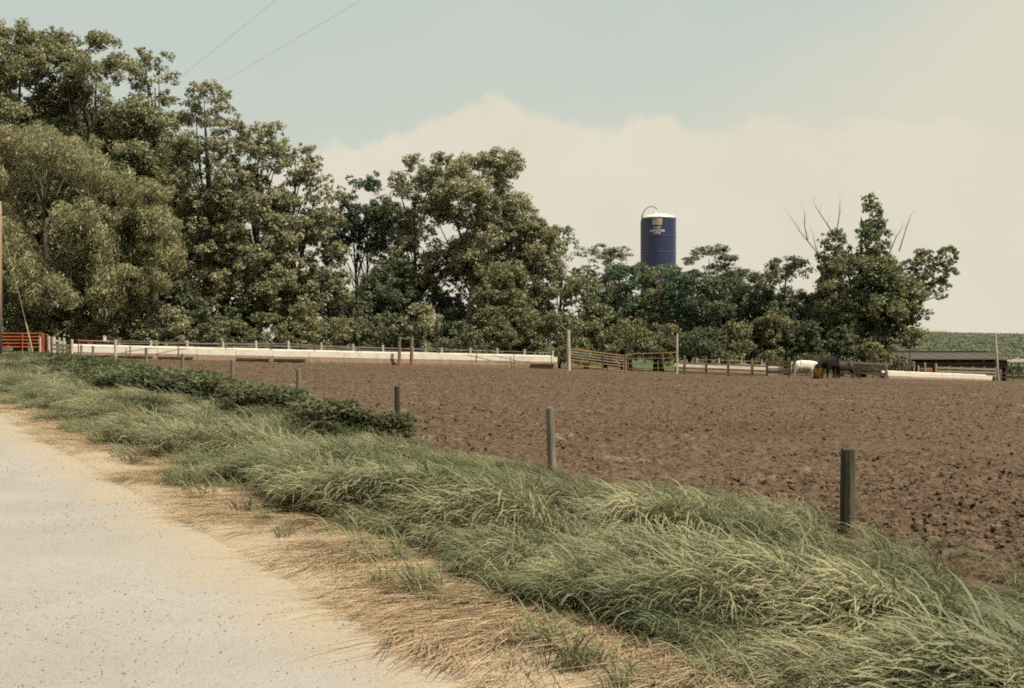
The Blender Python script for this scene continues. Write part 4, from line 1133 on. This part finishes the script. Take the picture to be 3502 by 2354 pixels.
# ------------------------------------------------------------------ utility pole, guy, wires
def build_pole():
    D = 62; X = gx(0, D); z0 = zs(X, D); top = at(0, 690, D).z
    o = empty('utility_pole', (X, D, z0), 'tall wooden utility pole at the very left edge', 'utility pole')
    MB().tube([(0, 0, -.5), (0, 0, (top - z0) * .5), (0, 0, top - z0)], [.125, .115, .095], 12).build('pole', M['pole'], o, smooth=True)
    for k, dz in enumerate((.1, .75)):
        MB().tube([(.09, -.02, top - z0 - dz), (.22, -.02, top - z0 - dz + .04), (.22, -.02, top - z0 - dz + .16)], [.03, .05, .04], 7).build('insulator', M['hoof'], o)
    P0 = Vector((X + .22, D - .02, top))
    for k, (mid, label, dz) in enumerate((((-7.3, 26.2, 8.6), 'lower overhead power wire crossing the upper left sky', -.6), ((-5.3, 26.2, 8.9), 'upper overhead power wire crossing the upper left sky', .06))):
        a = P0 + Vector((0, 0, dz)); m = Vector(mid)
        e = m + (m - a) * 1.15; e.z = m.z + .6
        pts = []
        for t in np.linspace(0, 1, 25):
            s = (m - a).length / ((m - a).length + (e - m).length)
            # quadratic through a, m, e
            c = (m - a * (1 - s) ** 2 - e * s ** 2) / (2 * s * (1 - s))
            pts.append(a * (1 - t) ** 2 + c * 2 * t * (1 - t) + e * t * t)
        w = MB().tube([p - a for p in pts], .0024, 5).build('power_wire', M['cable'], loc=a)
        tag(w, label, 'wire', 'overhead power wires')
    g0 = at(118, 1205, 60.5); g0.z = zs(g0.x, 60.5); g1 = Vector((X + .1, D, at(0, 765, D).z))
    o = empty('guy_wire', g0, 'slanting guy wire with pale yellow guard beside the utility pole', 'guy wire')
    d = g1 - g0
    MB().tube([(0, 0, 0), d], .014, 5).build('wire', M['wire'], o)
    MB().tube([d * .005, d * .26], [.035, .035], 8).build('guard', M['guard'], o)


build_pole()


# ------------------------------------------------------------------ cattle and tub
def skin_mesh(name, verts, edges, radii, root=0, sub=2):
    me = bpy.data.meshes.new(name); me.from_pydata(verts, edges, [])
    o = bpy.data.objects.new(name, me); COL.objects.link(o)
    md = o.modifiers.new('skin', 'SKIN'); md.use_smooth_shade = True
    for i, r in enumerate(radii): me.skin_vertices[0].data[i].radius = r if hasattr(r, '__len__') else (r, r)
    me.skin_vertices[0].data[root].use_root = True
    o.modifiers.new('sub', 'SUBSURF').levels = sub; o.modifiers['sub'].render_levels = sub
    dg = bpy.context.evaluated_depsgraph_get(); out = bpy.data.meshes.new_from_object(o.evaluated_get(dg))
    COL.objects.unlink(o); bpy.data.objects.remove(o)
    for p in out.polygons: p.use_smooth = True
    return out


def cow(label, hide, loc, rz, scale=1.0, head_low=True, seed=0, tail=True, horns=False):
    """stands facing +X before turning; withers about 1.35 m"""
    q = random.Random(seed)
    o = empty('cow', loc, label, 'cow', 'cattle at the yellow tub', rz); o.scale = (scale,) * 3
    V = [(-.78, 0, 1.16), (-.45, 0, 1.08), (0, 0, 1.02), (.40, 0, 1.05), (.66, 0, 1.12)]                 # rump .. withers
    Rr = [(.24, .20), (.33, .30), (.36, .34), (.34, .32), (.25, .26)]
    E = [(0, 1), (1, 2), (2, 3), (3, 4)]
    if head_low: neck = [(.95, 0, 1.10), (1.18, 0, .95), (1.34, 0, .80), (1.47, 0, .64)]
    else: neck = [(.92, 0, 1.30), (1.10, 0, 1.42), (1.30, 0, 1.36), (1.50, 0, 1.22)]
    i = len(V); V += neck; Rr += [(.19, .15), (.16, .13), (.13, .12), (.085, .08)]; E += [(4, i), (i, i + 1), (i + 1, i + 2), (i + 2, i + 3)]
    for sx, y in ((.52, .19), (.52, -.19)):                                                             # front legs
        dx = q.uniform(-.08, .08); i = len(V)
        V += [(sx, y, .72), (sx + dx * .4, y, .42), (sx + dx * .8, y * .95, .12), (sx + dx + .02, y * .95, .03)]
        Rr += [.13, .075, .05, .058]; E += [(3, i), (i, i + 1), (i + 1, i + 2), (i + 2, i + 3)]
    for y in (.19, -.19):                                                                               # hind legs: stifle forward, hock back
        dx = q.uniform(-.1, .1); i = len(V)
        V += [(-.58, y, .76), (-.76 + dx * .5, y, .48), (-.70 + dx, y * .95, .12), (-.67 + dx, y * .95, .03)]
        Rr += [.16, .075, .05, .058]; E += [(1, i), (i, i + 1), (i + 1, i + 2), (i + 2, i + 3)]
    link('body', skin_mesh('body', V, E, Rr, 2), M[hide], o)
    hv = Vector(neck[2])
    for s in (-1, 1):
        MB().poly([hv + Vector((-.10, s * .10, .06)), hv + Vector((-.14, s * .20, .10)), hv + Vector((-.16, s * .29, .04)), hv + Vector((-.12, s * .20, .0)), hv + Vector((-.15, s * .19, .05))], [(0, 1, 2, 3), (0, 1, 4), (1, 2, 4), (2, 3, 4), (3, 0, 4)]).build('ear', M[hide], o)
    MB().tube([(-.95, 0, 1.26), (-1.02, 0, 1.05), (-1.02, .02, .70), (-1.0, .03, .50)], [.045, .03, .022, .05], 6).build('tail', M[hide], o, smooth=True)
    if hide == 'hide_white': MB().tube([(-.30, 0, .72), (-.28, 0, .60)], [.14, .09], 8).build('udder', M[hide], o, smooth=True)
    return o


def build_cattle():
    D = 74.5
    zz = lambda x, d: zs(x, d) + .03
    x = gx(2752, D); cow('cream white cow with lowered head feeding from the yellow tub', 'hide_white', (x, D, zz(x, D)), R(-8), .88, True, 1)
    x = gx(2838, D); cow('black cow at the yellow tub, facing the white cow', 'hide_black', (x, D, zz(x, D)), R(180 + 42), 1.1, True, 2)
    D2 = 75.6; x = gx(2887, D2); cow('dark brown cow standing behind the black cow by the corral fence', 'hide_brown', (x, D2, zz(x, D2)), R(180 + 6), .86, True, 3)
    x = gx(2797, D - .2); d = D - .2
    o = empty('feed_tub', (x, d, zz(x, d)), 'yellow plastic feed tub between the white and black cows', 'tub')
    MB().lathe([(.02, .14), (.27, .14), (.33, .66), (.35, .68), (.35, .72), (.31, .72), (.29, .66), (.24, .22), (.02, .22)], 24).build('tub', M['tub'], o, smooth=True)
    MB().lathe([(.02, -.1), (.36, -.1), (.36, .13), (.02, .13)], 20).build('base', M['muck_shade'], o)


build_cattle()



def build_stalk():
    D = 7.6; a = at(1918, 1900, D); a.z = zs(a.x, D)
    o = MB().tube([(0, 0, 0), (-.01, 0, .28), (-.03, .01, .52)], [.007, .006, .004], 5).build('dead_stalk', M['board_pale'], loc=a)
    tag(o, 'single dry upright stalk standing in the windblown grass', 'stalk')


build_stalk()
